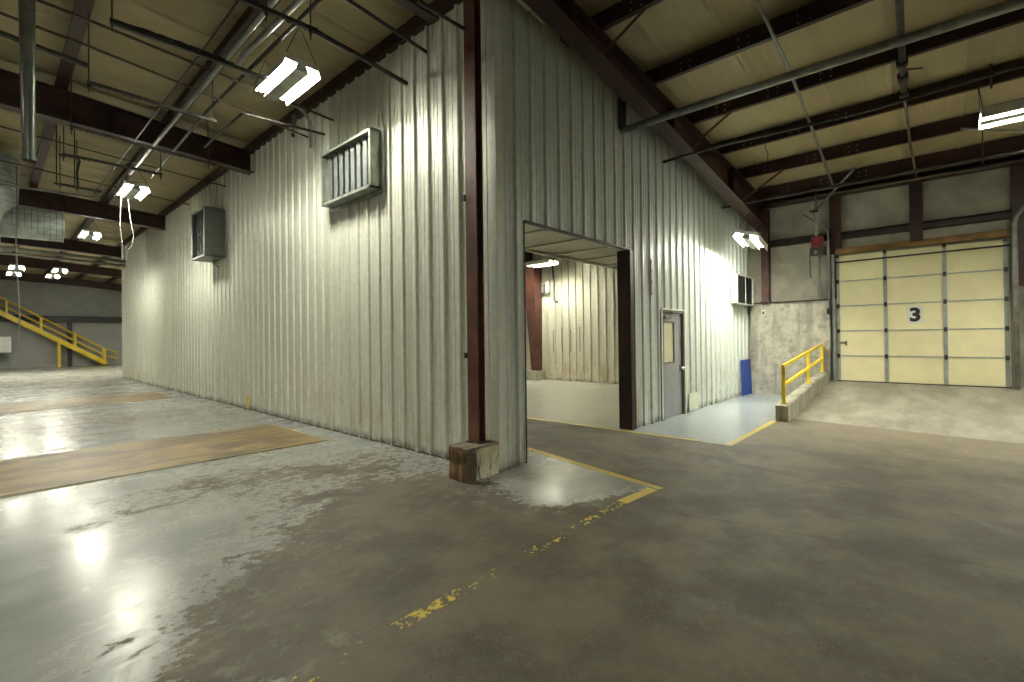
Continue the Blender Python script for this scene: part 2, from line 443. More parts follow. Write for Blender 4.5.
# exterior walls
m = MB(); m.box(DX + .05, DX + .3, YB, .1, 0, 6.2)
struct(m.build('wall_back', 'insul'), 'dock wall of dull insulation panels above the concrete', 'wall')
m = MB(); corr(m, 'x', DX, -1, 0.10, YE, 0.0, 6.0, 0.2, .330, .2)
struct(m.build('wall_room', 'galv_room'), 'pale ribbed liner wall seen through the wide opening', 'wall')
m = MB(); m.box(XL, 11.0, 43.95, 44.25, 0, 6.9)
for k in range(24): m.box(XL + k, XL + k + .02, 43.94, 43.95, 0, 6.9)
struct(m.build('wall_far', 'far'), 'grey wall behind the yellow stair', 'wall')
m = MB(); corr(m, 'x', XL, 1, YB, YF, 0, 7.4, 0, .33, .2)
struct(m.build('wall_side', 'far'))
m = MB(); corr(m, 'y', YB, 1, XL, 11.2, 0, 7.4, 0, .33, .2)
struct(m.build('wall_behind', 'far'))
m = MB(); m.box(DX, DX + .3, YE, YF, 0, 6.2)
struct(m.build('wall_yard', 'far'))
# base line trims: dark gasket under the sheets
m = MB(); m.box(-.035, -.0, 0.0, YE, 0.0, 0.012)
struct(m.build('baseboard_left', 'steel_dark'))

# concrete stem wall beside the dock door
m = MB(); m.box(10.60, DX + .05, -0.72, -0.10, 0, 2.60); m.box(10.64, DX + .05, -2.02, -0.72, 0, 2.60)
struct(m.build('wall_concrete', 'conc'), 'stained board-formed concrete wall beside the dock door', 'wall')
m = MB(); m.box(10.58, DX + .08, -2.04, -.08, 2.60, 2.635)
struct(m.build('trim_2', 'steel'), 'brown steel ledge capping the concrete wall', 'trim')
m = MB(); m.box(10.60, DX + .05, -8.9, -5.62, 0, 2.60)
struct(m.build('wall_concrete', 'conc'), 'concrete wall on the far side of dock door', 'wall')

# ramp and floor markings
m = MB(); b = len(m.v)
m.v += [(6.50, -1.99, 0.003), (6.05, -5.62, 0.003), (10.95, -5.62, .480), (10.95, -1.99, .480), (6.50, -1.99, -.1), (6.05, -5.62, -.1), (10.95, -5.62, -.1), (10.95, -1.99, -.1)]
m.f += [(0, 1, 2, 3), (4, 7, 6, 5), (0, 4, 5, 1), (1, 5, 6, 2), (2, 6, 7, 3), (3, 7, 4, 0)]
struct(m.build('floor_ramp', 'ramp'), 'bare concrete ramp rising to the dock door', 'ramp')

def stripe(pts, w, name, mat, label):
    m = MB(); z0, z1 = 0.0005, 0.0030
    for p, q in zip(pts, pts[1:]):
        p, q = Vector((*p, 0)), Vector((*q, 0)); d = (q - p).normalized(); a = Vector((-d.y, d.x, 0)) * w / 2
        n = 6
        m.quadbox([p - a + Vector((0, 0, z0)), q - a + Vector((0, 0, z0)), q + a + Vector((0, 0, z0)), p + a + Vector((0, 0, z0)),
                   p - a + Vector((0, 0, z1)), q - a + Vector((0, 0, z1)), q + a + Vector((0, 0, z1)), p + a + Vector((0, 0, z1))])
    return struct(m.build(name, mat), label, 'floor line')
stripe([(1.20, 0.55), (0.66, -1.86)], .095, 'floor_line', 'line', 'yellow floor line from the wide opening to the paint corner')
stripe([(0.60, -1.79), (0.0, -1.735)], .12, 'floor_line', 'line', 'short bright yellow line meeting the corner of grey paint')
stripe([(0.0, -1.735), (-4.5, -1.80)], .10, 'floor_line', 'line_worn', 'nearly worn away yellow line crossing the bare concrete')
stripe([(3.28, 6.0), (3.32, -0.1), (3.35, -1.25)], .085, 'floor_line', 'line', 'yellow line passing through the opening by the brown jamb')
stripe([(3.30, -1.74), (6.03, -1.75)], .10, 'floor_line', 'line', 'yellow line running up to the end of the curb')

# plywood covers
def ply(x0, x1, y0, y1, label, skew=0.0):
    m = MB(); m.quadbox([(x0, y0, 0), (x1, y0 - skew, 0), (x1, y1, 0), (x0, y1, 0), (x0, y0, .014), (x1, y0 - skew, .014), (x1, y1, .014), (x0, y1, .014)])
    e = thing('plywood_cover', label, 'floor cover', (0, 0, 0), 'plywood floor covers')
    m.build('board', 'ply', e)
    q = MB(); q.box(x0, x1, y0 - .035, y0 - .002, 0, .008); q.box(x1 + .002, x1 + .03, y0, y1, 0, .008)
    q.build('edge_strip', 'pale_panel', e)
    return e
ply(-6.6, -0.52, 3.58, 5.95, 'stained plywood sheet let into the floor, the nearer and larger one', .05)
ply(-6.6, -0.55, 12.9, 15.5, 'yellowish plywood strip on the floor farther along the long wall')

# ------------------------------------------------------------------ opening lining
m = MB(); m.box(OX1 - .02, OX1 + .16, -.03, .235, 0, OZ + .02)
struct(m.build('door_opening_jamb', 'steel'), 'dark brown steel post on the right side of the wide opening', 'door jamb')
m = MB(); m.box(OX0 - .002, OX0 + .010, -.012, .04, 0, OZ + .0); m.box(OX0, OX1, -.045, .02, OZ - .015, OZ + .015)
struct(m.build('door_opening_frame', 'steel_dark'), 'thin dark edging round the head and left of the opening', 'door frame')
m = MB()
m.box(OX0 - .5, 6.2, 0.07, 1.22, OZ + .0, OZ + .04)
for xx in (1.05, 1.95, 2.85, 3.75, 4.7): m.box(xx, xx + .10, .07, 1.22, OZ - .02, OZ)
m.box(OX0 - .5, 6.2, 1.18, 1.25, OZ - .05, OZ + .3)
struct(m.build('ceiling_soffit', 'soffit'), 'low pale sheet soffit just inside the wide opening', 'ceiling')

# ------------------------------------------------------------------ personnel door
d = struct(bpy.data.objects.new('door_1', None), 'grey personnel door with a tall window in the ribbed wall', 'door'); COL.objects.link(d)
m = MB(); m.box(DX0, DX0 + .05, -.05, .07, 0, DZ); m.box(DX1 - .05, DX1, -.05, .07, 0, DZ); m.box(DX0, DX1, -.05, .07, DZ - .05, DZ)
m.build('door_frame', 'door_frame', d)
m = MB(); ax0, ax1 = DX0 + .055, DX1 - .055
wx0, wx1, wz0, wz1 = DX0 + .17, DX0 + .66, 1.16, 1.98
for (a0, a1, c0, c1) in ((ax0, ax1, .012, wz0), (ax0, ax1, wz1, DZ - .055), (ax0, wx0, wz0, wz1), (wx1, ax1, wz0, wz1)): m.box(a0, a1, .0, .045, c0, c1)
lf = m.build('door_leaf', 'door', d)
m = MB(); m.box(wx0, wx1, .015, .03, wz0, wz1); m.build('window_pane', 'frosted', lf)
m = MB(); t_ = .03
m.box(wx0 - t_, wx1 + t_, -.01, .005, wz0 - t_, wz0); m.box(wx0 - t_, wx1 + t_, -.01, .005, wz1, wz1 + t_); m.box(wx0 - t_, wx0, -.01, .005, wz0, wz1); m.box(wx1, wx1 + t_, -.01, .005, wz0, wz1)
m.build('window_bead', 'door_frame', lf)
m = MB(); m.tube([(DX1 - .14, 0, 1.0), (DX1 - .14, -.05, 1.0)], .014); m.tube([(DX1 - .14, -.05, 1.0), (DX1 - .10, -.075, 1.0)], [.028, .034]); m.box(DX1 - .17, DX1 - .11, -.006, .0, .93, 1.08)
m.build('knob', 'chrome', lf, smooth=False)
m = MB(); m.box(DX0 + .16, DX0 + .42, -.06, 0, 2.06, 2.12); m.bar((DX0 + .3, -.05, 2.13), (DX0 + .5, -.16, 2.15), .02, .012); m.bar((DX0 + .5, -.16, 2.15), (DX0 + .36, -.05, 2.20), .02, .012)
m.build('door_closer', 'chrome', lf)
# sheet trim left of the door, rust stained
m = MB(); m.box(DX0 - .05, DX0 - .003, -.062, -.045, 0, 2.28); m.box(DX0 - .05, DX1 + .05, -.062, -.045, DZ + .003, DZ + .035); m.box(DX1 + .003, DX1 + .05, -.062, -.045, 0, 2.28)
struct(m.build('trim_3', 'galv'), 'folded sheet trim round the grey door', 'trim')

# small things on the right wall
m = MB(); m.box(6.05, 6.55, -.055, -.042, .02, .42)
e = thing('access_panel', 'small pale square cover plate low on the wall right of the grey door', 'access panel')
m.build('plate', 'pale_panel', e, bevel=.004)
for (sx, sz) in ((6.09, .09), (6.51, .09), (6.09, .38), (6.51, .38)): MB().tube([(sx, -.055, sz), (sx, -.060, sz)], .009, 8).build('screw', 'chrome', e)
m = MB(); m.quadbox([(9.76, -.10, 0), (10.57, -.12, 0), (10.57, -.09, 0), (9.76, -.075, 0), (9.76, -.067, 1.0), (10.57, -.085, 1.0), (10.57, -.06, 1.0), (9.76, -.045, 1.0)])
e = tag(m.build('blue_board', 'blue'), 'blue sheet leaning in the corner by the concrete wall', 'board')

e = thing('corner_vent', 'square louvred vent box high in the corner above the blue board', 'vent')
m = MB(); x0, x1, z0, z1 = 9.10, 10.55, 2.55, 3.36
m.box(x0, x0 + .03, -.20, -.035, z0, z1); m.box(x1 - .03, x1, -.20, -.035, z0, z1); m.box(x0, x1, -.20, -.035, z0, z0 + .03); m.box(x0, x1, -.20, -.035, z1 - .03, z1)
m.box((x0 + x1) / 2 - .012, (x0 + x1) / 2 + .012, -.200, -.188, z0, z1)
m.build('frame', 'galv', e)
m = MB(); m.box(x0 + .03, x1 - .03, -.165, -.155, z0 + .03, z1 - .03); m.build('back_plate', 'coil', e)
for k in range(9):
    zz = z0 + .08 + k * .083
    MB().bar((x0 + .03, -.178, zz), (x1 - .03, -.178, zz), .02, .006, up=(0, -.3, .95)).build('louver', 'coil', e)
e = thing('wall_bracket', 'thin rusty bracket strip on the wall left of the grey door', 'bracket')
m = MB(); m.box(4.25, 4.275, -.055, -.042, 2.50, 3.20)
for zz in (2.5, 2.74, 2.95, 3.12): m.box(4.235, 4.29, -.058, -.05, zz, zz + .05)
m.build('strip', 'rust', e)
e = thing('beam_pocket', 'dark beam pocket at the wall top where the grey conduit ends', 'beam pocket')
m = MB(); m.box(3.12, 3.20, -.055, -.03, 5.42, 5.92); m.box(3.30, 3.36, -.055, -.03, 5.42, 5.92); m.box(3.12, 3.36, -.055, -.03, 5.38, 5.43)
m.build('frame', 'steel', e); MB().box(3.20, 3.30, -.05, -.028, 5.43, 5.92).build('pocket', 'black', e)

# ------------------------------------------------------------------ vent on the left wall
e = thing('louvre_vent', 'wide rectangular vent hood with upright blades high on the long wall', 'vent')
m = MB(); y0, y1, z0, z1 = 2.55, 4.22, 4.16, 5.12; fx = -.24
m.box(fx, -.03, y0, y0 + .03, z0, z1); m.box(fx, -.03, y1 - .03, y1, z0, z1); m.box(fx, -.03, y0, y1, z0, z0 + .03); m.box(fx, -.03, y0, y1, z1 - .03, z1)
m.box(fx - .004, fx, y0, y0 + .055, z0, z1); m.box(fx - .004, fx, y1 - .055, y1, z0, z1); m.box(fx - .004, fx, y0, y1, z0, z0 + .05); m.box(fx - .004, fx, y0, y1, z1 - .05, z1)
m.build('hood', 'vent_metal', e)
m = MB()
m.box(-.052, -.042, y0 - .09, y0, z0 - .08, z1 + .08); m.box(-.052, -.042, y1, y1 + .09, z0 - .08, z1 + .08); m.box(-.052, -.042, y0, y1, z0 - .08, z0); m.box(-.052, -.042, y0, y1, z1, z1 + .08)
m.build('flange', 'vent_metal', e)
MB().box(-.06, -.055, y0 + .03, y1 - .03, z0 + .03, z1 - .03).build('back_plate', 'coil', e)
for k in range(8):
    yy = y0 + .14 + k * .197
    MB().bar((-.14, yy, z0 + .03), (-.14, yy, z1 - .03), .085, .008, up=(.95, .3, 0)).build('blade', 'vent_blade', e)

# cooler box farther along
e = thing('cooler_box', 'dark grey box unit jutting out of the long wall, fan side facing left', 'cooler unit')
m = MB(); y0, y1, z0, z1, bx = 10.2, 11.35, 3.98, 5.30, -.52
m.box(bx, -.03, y0, y0 + .02, z0, z1); m.box(bx, -.03, y1 - .02, y1, z0, z1); m.box(bx, -.03, y0, y1, z1 - .02, z1); m.box(bx, -.03, y0, y1, z0, z0 + .02)
m.build('housing', 'unit', e)
m = MB(); m.box(bx - .012, bx, y0 - .01, y0 + .05, z0, z1); m.box(bx - .012, bx, y1 - .05, y1 + .01, z0, z1); m.box(bx - .012, bx, y0, y1, z0, z0 + .05); m.box(bx - .012, bx, y0, y1, z1 - .05, z1)
m.build('front_rim', 'vent_metal', e)
MB().box(bx + .10, bx + .11, y0 + .02, y1 - .02, z0 + .02, z1 - .02).build('back_plate', 'coil', e)
m = MB(); cy, cz = (y0 + y1) / 2, (z0 + z1) / 2
for r in (.28, .5): m.tube([(bx + .03, cy + r * math.cos(t * math.pi / 12), cz + r * math.sin(t * math.pi / 12)) for t in range(25)], .005, 5, False)
for t in range(6):
    a = t * math.pi / 6; m.bar((bx + .03, cy - .5 * math.cos(a), cz - .5 * math.sin(a)), (bx + .03, cy + .5 * math.cos(a), cz + .5 * math.sin(a)), .008, .008, up=(1, 0, 0))
m.build('fan_guard', 'coil', e)
m = MB()
for t in range(5):
    a = t * 2 * math.pi / 5; ca, sa = math.cos(a), math.sin(a)
    m.quadbox([(bx + .06, cy + .06 * ca - .05 * sa, cz + .06 * sa + .05 * ca), (bx + .07, cy + .44 * ca - .13 * sa, cz + .44 * sa + .13 * ca), (bx + .09, cy + .44 * ca + .13 * sa, cz + .44 * sa - .13 * ca), (bx + .09, cy + .06 * ca + .05 * sa, cz + .06 * sa - .05 * ca),
               (bx + .064, cy + .06 * ca - .05 * sa, cz + .06 * sa + .05 * ca), (bx + .074, cy + .44 * ca - .13 * sa, cz + .44 * sa + .13 * ca), (bx + .094, cy + .44 * ca + .13 * sa, cz + .44 * sa - .13 * ca), (bx + .094, cy + .06 * ca + .05 * sa, cz + .06 * sa - .05 * ca)])
m.build('fan_blades', 'coil', e)
m = MB(); m.tube([(-.22, 10.6, z0), (-.22, 10.6, z0 - .12), (-.12, 10.6, z0 - .20), (-.05, 10.6, z0 - .22)], .018); m.build('drain_pipe', 'pipe_grey', e)

# yellow mark at the foot of the long wall
m = MB(); m.box(-.048, -.042, 8.52, 8.66, 0.03, .36)
tag(m.build('yellow_marker', 'yellow'), 'small yellow painted mark at the foot of the long wall', 'marker')

# ------------------------------------------------------------------ pier and corner column
m = MB(); m.box(-.60, -.055, -.05, .27, 0, .40)
p = m.build('pier', 'pier', None)
bm = bmesh.new(); bm.from_mesh(p.data); bmesh.ops.subdivide_edges(bm, edges=bm.edges, cuts=9, use_grid_fill=True)
for v in bm.verts:
    n = Vector((math.sin(v.co.x * 37 + v.co.z * 23), math.sin(v.co.y * 41 + v.co.x * 19), math.sin(v.co.z * 29 + v.co.y * 31)))
    v.co += n * .006
    if v.co.z < .01: v.co.z = 0
bm.to_mesh(p.data); bm.free()
p.name = 'concrete_pier'; tag(p, 'stained painted block under the brown column at the wall corner', 'pier block')
def ibeam(m, ax, p0, p1, fw, depth, tf=.014, tw=.010):
    pass
e = thing('steel_column', 'tall red-brown steel column standing on the stained block at the corner', 'column', (-.23, .17, .40))
m = MB(); zt = 6.30
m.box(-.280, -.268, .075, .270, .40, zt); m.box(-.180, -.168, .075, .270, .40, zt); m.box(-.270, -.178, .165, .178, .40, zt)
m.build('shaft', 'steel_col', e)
MB().box(-.33, -.12, .03, .265, .398, .412).build('base_plate', 'steel_dark', e)
m = MB()
for zz in (1.9, 2.1, 3.0, 3.65, 4.1): m.bar((-.283, .12, zz), (-.283, .18, zz + .02), .004, .012, up=(0, 0, 1))
m.box(-.300, -.268, .27, .31, 1.45, 1.52); m.box(-.300, -.268, .27, .30, 3.45, 3.53)
m.build('clips', 'steel_dark', e)

# ------------------------------------------------------------------ rafters, purlins
def rafter(y0, label, bot, x0=XL, x1=DX, w=.30, mat='steel'):
    e = thing('roof_rafter', label, 'roof rafter', (0, y0, 0), 'main roof rafters')
    m = MB(); n = 14; tf = .02
    xs = [x0 + (x1 - x0) * i / n for i in range(n + 1)]
    for a, b in zip(xs, xs[1:]):
        for (h0, h1, hw) in ((0, tf, w / 2), (None, None, .006)):
            pass
        def q(f0a, f1a, f0b, f1b, hw):
            m.quadbox([(a, y0 - hw, f0a), (b, y0 - hw, f0b), (b, y0 + hw, f0b), (a, y0 + hw, f0a), (a, y0 - hw, f1a), (b, y0 - hw, f1b), (b, y0 + hw, f1b), (a, y0 + hw, f1a)])
        ba, bb, ta, tb = bot(a), bot(b), pur(a), pur(b)
        q(ba, ba + tf, bb, bb + tf, w / 2); q(ta - tf, ta - .002, tb - tf, tb - .002, w / 2); q(ba + tf, ta - tf, bb + tf, tb - tf, .008)
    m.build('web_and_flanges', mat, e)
    for xx in (-9.5, -6.1, -2.65, 0.9, 4.2, 7.6):
        if x0 < xx < x1: MB().box(xx, xx + .012, y0 - w / 2 + .01, y0 + w / 2 - .01, bot(xx) + tf, pur(xx) - tf).build('stiffener', mat, e)
    return e
bot0 = lambda x: 6.02 - .123 * x if x > -2 else 6.27 - .0 * x
botL = lambda x: (5.84 - .035 * x) if x < 0 else 5.84 - .11 * x
rafter(-.45, 'deep brown rafter running along the top of the short ribbed wall', bot0)
labs = ['brown rafter meeting the long wall between the bright light and cooler box', 'second brown rafter along the long wall, beyond the cooler box', 'third brown rafter along the long wall, past the big duct end',
        'fourth brown rafter down the long bay before the grey wall', 'last brown rafter just before the far grey wall']
for yy, lb in zip((8.30, 16.85, 25.15, 33.3, 41.6), labs): rafter(yy, lb, botL)

PL = ['second', 'third', 'fourth', 'fifth']
def purlin(x, label, y1=YF, cat='roof purlin'):
    e = thing('roof_purlin', label, cat, (x, 0, 0), 'roof purlins')
    z = pur(x); h = .30; m = MB()
    for a, b in ((YB, y1),):
        m.box(x - .004, x + .004, a, b, z, z + h); m.box(x - .085, x + (.10 if x < 1 else 0), a, b, z, z + .008); m.box(x, x + .085, a, b, z + h - .008, z + h)
        m.box(x - .085, x - .079, a, b, z, z + .025)
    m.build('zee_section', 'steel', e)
    bl = MB()
    for yy in (-1.05, -1.20, -1.95, -2.10, -2.75, -2.9):
        for zz in (.09, .20):
            if x > 1: MB().tube([(x - .004, yy, z + zz), (x - .016, yy, z + zz)], .012, 6).build('bolt', 'strut', e)
    return e
names = {1: 'brown purlin nearest the door wall, over the loading dock ramp'}
dock_l = ['roof purlin over the short wall, nearest the camera on the dock side', 'roof purlin on dock side that the grey conduit crosses first', 'roof purlin on dock side, next beyond the grey conduit',
          'roof purlin on dock side, above the thin black pipe', 'roof purlin on dock side, over the lamp near the wall', 'roof purlin closest to the dock door wall']
dock_x = [x for x in PX if x > 1]
for x, lb in zip(dock_x, dock_l): purlin(x, lb)
left_x = sorted([x for x in PX if x < 1], reverse=True)
left_l = ['roof purlin running along the top edge of the long ribbed wall', 'wide brown roof purlin beside the silver conduit, left of the bright lamp', 'brown roof purlin crossing the upper left, just right of hanging round duct']
for i, x in enumerate(left_x):
    if i < 3: purlin(x, left_l[i])
    elif i < 7: purlin(x, 'far left roof purlin seen only in the deep bays beyond the big duct' if i == 3 else 'roof purlin out over the left side of the hall')

# diagonal flange braces
def brace(p, q, label):
    m = MB(); p, q = Vector(p), Vector(q); m.bar(p, q, .05, .006); m.bar(p, q, .006, .05)
    tag(m.build('flange_brace', 'steel_col'), label, 'brace', 'diagonal braces from rafter to purlins')
brace((1.72, -.55, 5.86), (1.70, -1.25, 6.20), 'short diagonal brace from rafter to purlin, nearest the camera')
brace((5.05, -.55, 5.46), (5.08, -1.35, 5.95), 'diagonal brace between the rafter and the purlin behind the grey conduit')
brace((8.40, -.55, 5.10), (8.48, -1.50, 5.70), 'diagonal brace nearest the dock door wall')

# ------------------------------------------------------------------ dock wall framing
e = thing('wall_column', 'brown steel column standing on the concrete wall in the corner', 'column', (10.6, -.52, 2.64))
m = MB(); m.box(10.45, 10.47, -.62, -.44, 2.635, 5.3); m.box(10.68, 10.70, -.62, -.44, 2.635, 5.3); m.box(10.47, 10.68, -.535, -.525, 2.635, 5.3)
m.build('shaft', 'steel_mid', e); MB().box(10.42, 10.72, -.66, -.40, 2.636, 2.65).build('base_plate', 'steel', e)
e = thing('door_post', 'dark brown jamb column at the left side of the dock door', 'column', (10.7, -2.17, .4))
MB().box(10.66, DX + .04, -2.30, -2.06, 3.97, 5.35).box(10.70, DX + .04, -2.17, -2.06, 2.636, 3.97).build('shaft', 'steel', e)
tag(MB().box(10.64, DX + .05, -3.93, -3.69, 3.92, 5.5).build('wall_post', 'steel'), 'short brown post above the middle of the dock door', 'column')
e = thing('door_post', 'dark brown jamb column at the right side of the dock door', 'column', (10.7, -5.5, .4))
MB().box(10.66, DX + .04, -5.62, -5.40, 3.97, 5.35).box(10.70, DX + .04, -5.62, -5.45, 2.7, 3.97).build('shaft', 'steel', e)
def girt(ya, yb, z, h, label, mat='steel_dark', x=10.62):
    m = MB(); m.box(x, DX + .05, ya, yb, z, z + .012); m.box(DX - .01, DX + .05, ya, yb, z, z + h); m.box(x, DX + .05, ya, yb, z + h - .012, z + h); m.box(x, x + .012, ya, yb, z, z + .05)
    tag(m.build('wall_girt', mat), label, 'wall girt', 'horizontal girts on the dock wall')
girt(-2.06, -.62, 4.22, .17, 'dark girt between the corner column and the dock door jamb')
girt(-3.69, -2.30, 4.20, .17, 'dark girt above the left half of the dock door')
girt(-5.44, -3.93, 4.20, .17, 'dark girt above the right half of the dock door')
girt(-8.8, -.15, 5.36, .16, 'dark girt along the top of the dock wall under the roof', x=10.50)
girt(-8.8, -5.66, 2.62, .12, 'brown girt to the right of the dock door')
tag(MB().tube([(10.40, -8, 5.33), (10.40, -.3, 5.38)], .03).build('eave_pipe', 'pipe_brown', smooth=True), 'pale pipe running along the top of the dock wall', 'pipe')
MB_ = MB().box(10.64, DX, -5.44, -2.17, 3.80, 3.88).box(10.70, DX, -5.44, -2.17, 3.88, 3.96)
struct(MB_.build('trim_4', 'wood_trim'), 'brown timber header over the dock door', 'trim')

# dock door
d = struct(bpy.data.objects.new('door_2', None), 'cream sectional dock door marked with a 3', 'door'); COL.objects.link(d)
zs = [.474, 1.126, 1.779, 2.432, 3.086, 3.76]
ya, yb = -5.36, -2.18
for k in range(5):
    m = MB(); z0, z1 = zs[k] + .005, zs[k + 1] - .005
    m.box(10.74, 10.79, ya, yb, z0, z1)
    pn = m.build('door_section', 'cream', d, bevel=.006)
    s = MB()
    for yy in (-2.215, -3.20, -4.30, -5.30):
        w = .035 if yy in (-2.215, -5.30) else .038
        s.box(10.715, 10.742, yy - w, yy + w, z0 + .003, z1 - .003)
    s.build('stile', 'strut', pn)
    if k < 4:
        s = MB(); s.box(10.722, 10.742, ya, yb, zs[k + 1] - .014, zs[k + 1] + .014); s.build('rail', 'strut', pn)
    h = MB()
    for yy in (-2.215, -3.20, -4.30, -5.30): h.box(10.69, 10.716, yy - .03, yy + .03, z1 - .05, z1 + .055)
    h.build('hinge', 'steel_dark', pn)
m = MB(); m.tube([(10.62, ya - .05, 3.60), (10.62, yb + .05, 3.58)], .02); m.build('spring_shaft', 'steel_dark', d, smooth=True)
MB().box(10.73, 10.80, ya, yb, .455, .478).build('bottom_seal', 'black', d)
m = MB(); m.box(10.70, 10.712, -2.38, -2.22, 1.44, 1.50); m.box(10.69, 10.70, -2.40, -2.36, 1.40, 1.52); m.build('latch_handle', 'chrome', d)
for yy, s_ in ((-2.13, 1), (-5.41, -1)):
    m = MB(); m.box(10.60, 10.72, yy - .035, yy - .028 if s_ < 0 else yy + .035, .46, 3.8) if False else m.box(10.60, 10.72, yy - .004, yy + .004, .46, 3.8)
    m.box(10.60, 10.608, yy - .03, yy + .03, .46, 3.8); m.box(10.712, 10.72, yy - .03, yy + .03, .46, 3.8)
    m.build('door_track', 'strut', d)
# the number plate
sg = MB().box(10.722, 10.736, -3.905, -3.615, 1.94, 2.36).build('number_plate', 'white', d)
cu = bpy.data.curves.new('numeral', 'FONT'); cu.body = '3'; cu.size = .44; cu.extrude = .002; cu.offset = .020; cu.align_x = 'CENTER'; cu.align_y = 'CENTER'
to = bpy.data.objects.new('tmp', cu); COL.objects.link(to)
dg = bpy.context.evaluated_depsgraph_get(); me = bpy.data.meshes.new_from_object(to.evaluated_get(dg)); bpy.data.objects.remove(to)
me.name = 'numeral'; me.materials.clear(); me.materials.append(M['black'])
Rm = Matrix(((0, 0, -1), (-1, 0, 0), (0, 1, 0))).to_4x4()
xs_ = [v.co.x for v in me.vertices]; ys_ = [v.co.y for v in me.vertices]
cxm, cym = (min(xs_) + max(xs_)) / 2, (min(ys_) + max(ys_)) / 2
me.transform(Matrix.Translation((10.719, -3.760, 2.15)) @ Rm @ Matrix.Scale(1.0, 4) @ Matrix.Translation((-cxm, -cym, 0)))
nm = bpy.data.objects.new('numeral', me); COL.objects.link(nm); nm.parent = sg

# grey pipe bollard/track tube beside the door on the right
m = MB(); m.tube([(10.54, -5.43, .46), (10.54, -5.43, 4.05), (10.54, -5.46, 4.20), (10.54, -5.58, 4.42)], .045)
tag(m.build('downpipe', 'pipe_grey', smooth=True), 'grey upright pipe right of the dock door', 'pipe')

# conduits, box and horn left of the dock door
e = thing('conduit_run', 'thin grey conduit bending down beside the dock door jamb to a switch', 'conduit', (10.5, -2.04, 2.3))
m = MB(); m.tube([(10.5, -1.50, 4.95), (10.5, -1.62, 4.85), (10.5, -1.95, 4.52), (10.5, -2.03, 4.42), (10.5, -2.05, 4.25), (10.5, -2.05, 2.38)], .02); m.build('pipe', 'pipe_grey', e, smooth=True)
MB().box(10.46, 10.55, -2.09, -2.0, 2.22, 2.38).build('switch_box', 'black', e)
m = MB(); m.tube([(10.5, -2.05, 2.22), (10.5, -2.06, 1.6), (10.52, -2.04, .9), (10.55, -2.07, .55)], .016); m.build('cable', 'pipe_grey', e, smooth=True)
e = thing('hanging_signal', 'dark red box hanging between the conduits left of the dock door', 'signal box', (10.45, -1.8, 4.1))
MB().box(10.38, 10.56, -1.95, -1.68, 4.02, 4.30).build('housing', 'red', e, bevel=.015)
m = MB(); m.box(10.40, 10.56, -1.99, -1.64, 3.80, 4.03); m.build('motor', 'steel_dark', e, bevel=.02)
m = MB(); m.tube([(10.36, -1.80, 3.88), (10.32, -1.80, 3.88)], .05, 12); m.build('horn', 'chrome', e)
e = thing('drop_pipe', 'pipe with a lever valve dropping from the roof to the red box', 'pipe', (10.4, -1.80, 4.3))
m = MB(); m.tube([(10.40, -1.80, 5.60), (10.40, -1.80, 4.31)], .028); m.tube([(10.40, -1.80, 5.05), (10.40, -1.80, 4.85)], .055); m.build('pipe', 'pipe_grey', e, smooth=True)
m = MB(); m.bar((10.36, -1.66, 4.98), (10.36, -1.86, 4.96), .03, .05); m.build('lever', 'steel_dark', e)
e = thing('drop_conduit', 'pair of pale conduits from the red box down to the concrete wall', 'conduit', (10.5, -1.86, 2.64))
m = MB(); m.tube([(10.5, -1.84, 3.79), (10.5, -1.84, 2.66)], .028); m.build('pipe', 'cord', e, smooth=True)
m = MB(); m.tube([(10.5, -1.63, 3.9), (10.5, -1.63, 3.25), (10.5, -1.67, 3.22)], .012); m.build('cable', 'steel_dark', e)
e = thing('junction_box', 'small pale electrical box near the top of the concrete wall', 'electrical box', (10.6, -.42, 2.3))
MB().box(10.56, 10.60, -.50, -.40, 2.24, 2.42).build('body', 'pale_panel', e, bevel=.006); MB().tube([(10.585, -.45, 2.42), (10.585, -.45, 5.3)], .014).build('pipe', 'pipe_grey', e)
MB().box(10.553, 10.56, -.47, -.43, 2.29, 2.37).build('socket_face', 'steel_dark', e)

# ------------------------------------------------------------------ curb and guard rail
def ct(x): return .31 + .084 * (x - 6.05)
m = MB(); m.quadbox([(6.05, -1.99, 0), (10.60, -1.99, 0), (10.60, -1.76, 0), (6.05, -1.76, 0), (6.05, -1.99, ct(6.05)), (10.60, -1.99, ct(10.6)), (10.60, -1.76, ct(10.6)), (6.05, -1.76, ct(6.05))])
tag(m.build('concrete_curb', 'curbc', bevel=.012), 'low sloping concrete curb beside the ramp carrying the yellow railing', 'curb')
m = MB(); m.quadbox([(6.05, -5.85, 0), (10.60, -5.85, 0), (10.60, -5.625, 0), (6.05, -5.625, 0), (9.6, -5.85, ct(6.05)), (10.60, -5.85, ct(10.6)), (10.60, -5.625, ct(10.6)), (9.6, -5.625, ct(6.05))])
tag(m.build('concrete_curb', 'curbc', bevel=.012), 'concrete curb on the far right of the ramp', 'curb')
e = thing('guard_rail', 'yellow steel guard rail on the curb beside the dock ramp', 'railing', (8.6, -1.87, ct(8.6)))
for x in (6.27, 8.70, 10.50):
    m = MB(); m.box(x - .03, x + .03, -1.90, -1.84, ct(x) + .004, ct(x) + .75); po = m.build('post', 'yellow', e)
    fp = MB().box(x - .06, x + .06, -1.93, -1.81, ct(x) + .006, ct(x) + .016).build('foot_plate', 'yellow', None); fp.parent = po
for nme, dz in (('top_rail', .75), ('mid_rail', .37)):
    m = MB(); m.bar((6.2, -1.87, ct(6.2) + dz), (10.56, -1.87, ct(10.56) + dz), .055, .055); m.build(nme, 'yellow', e)

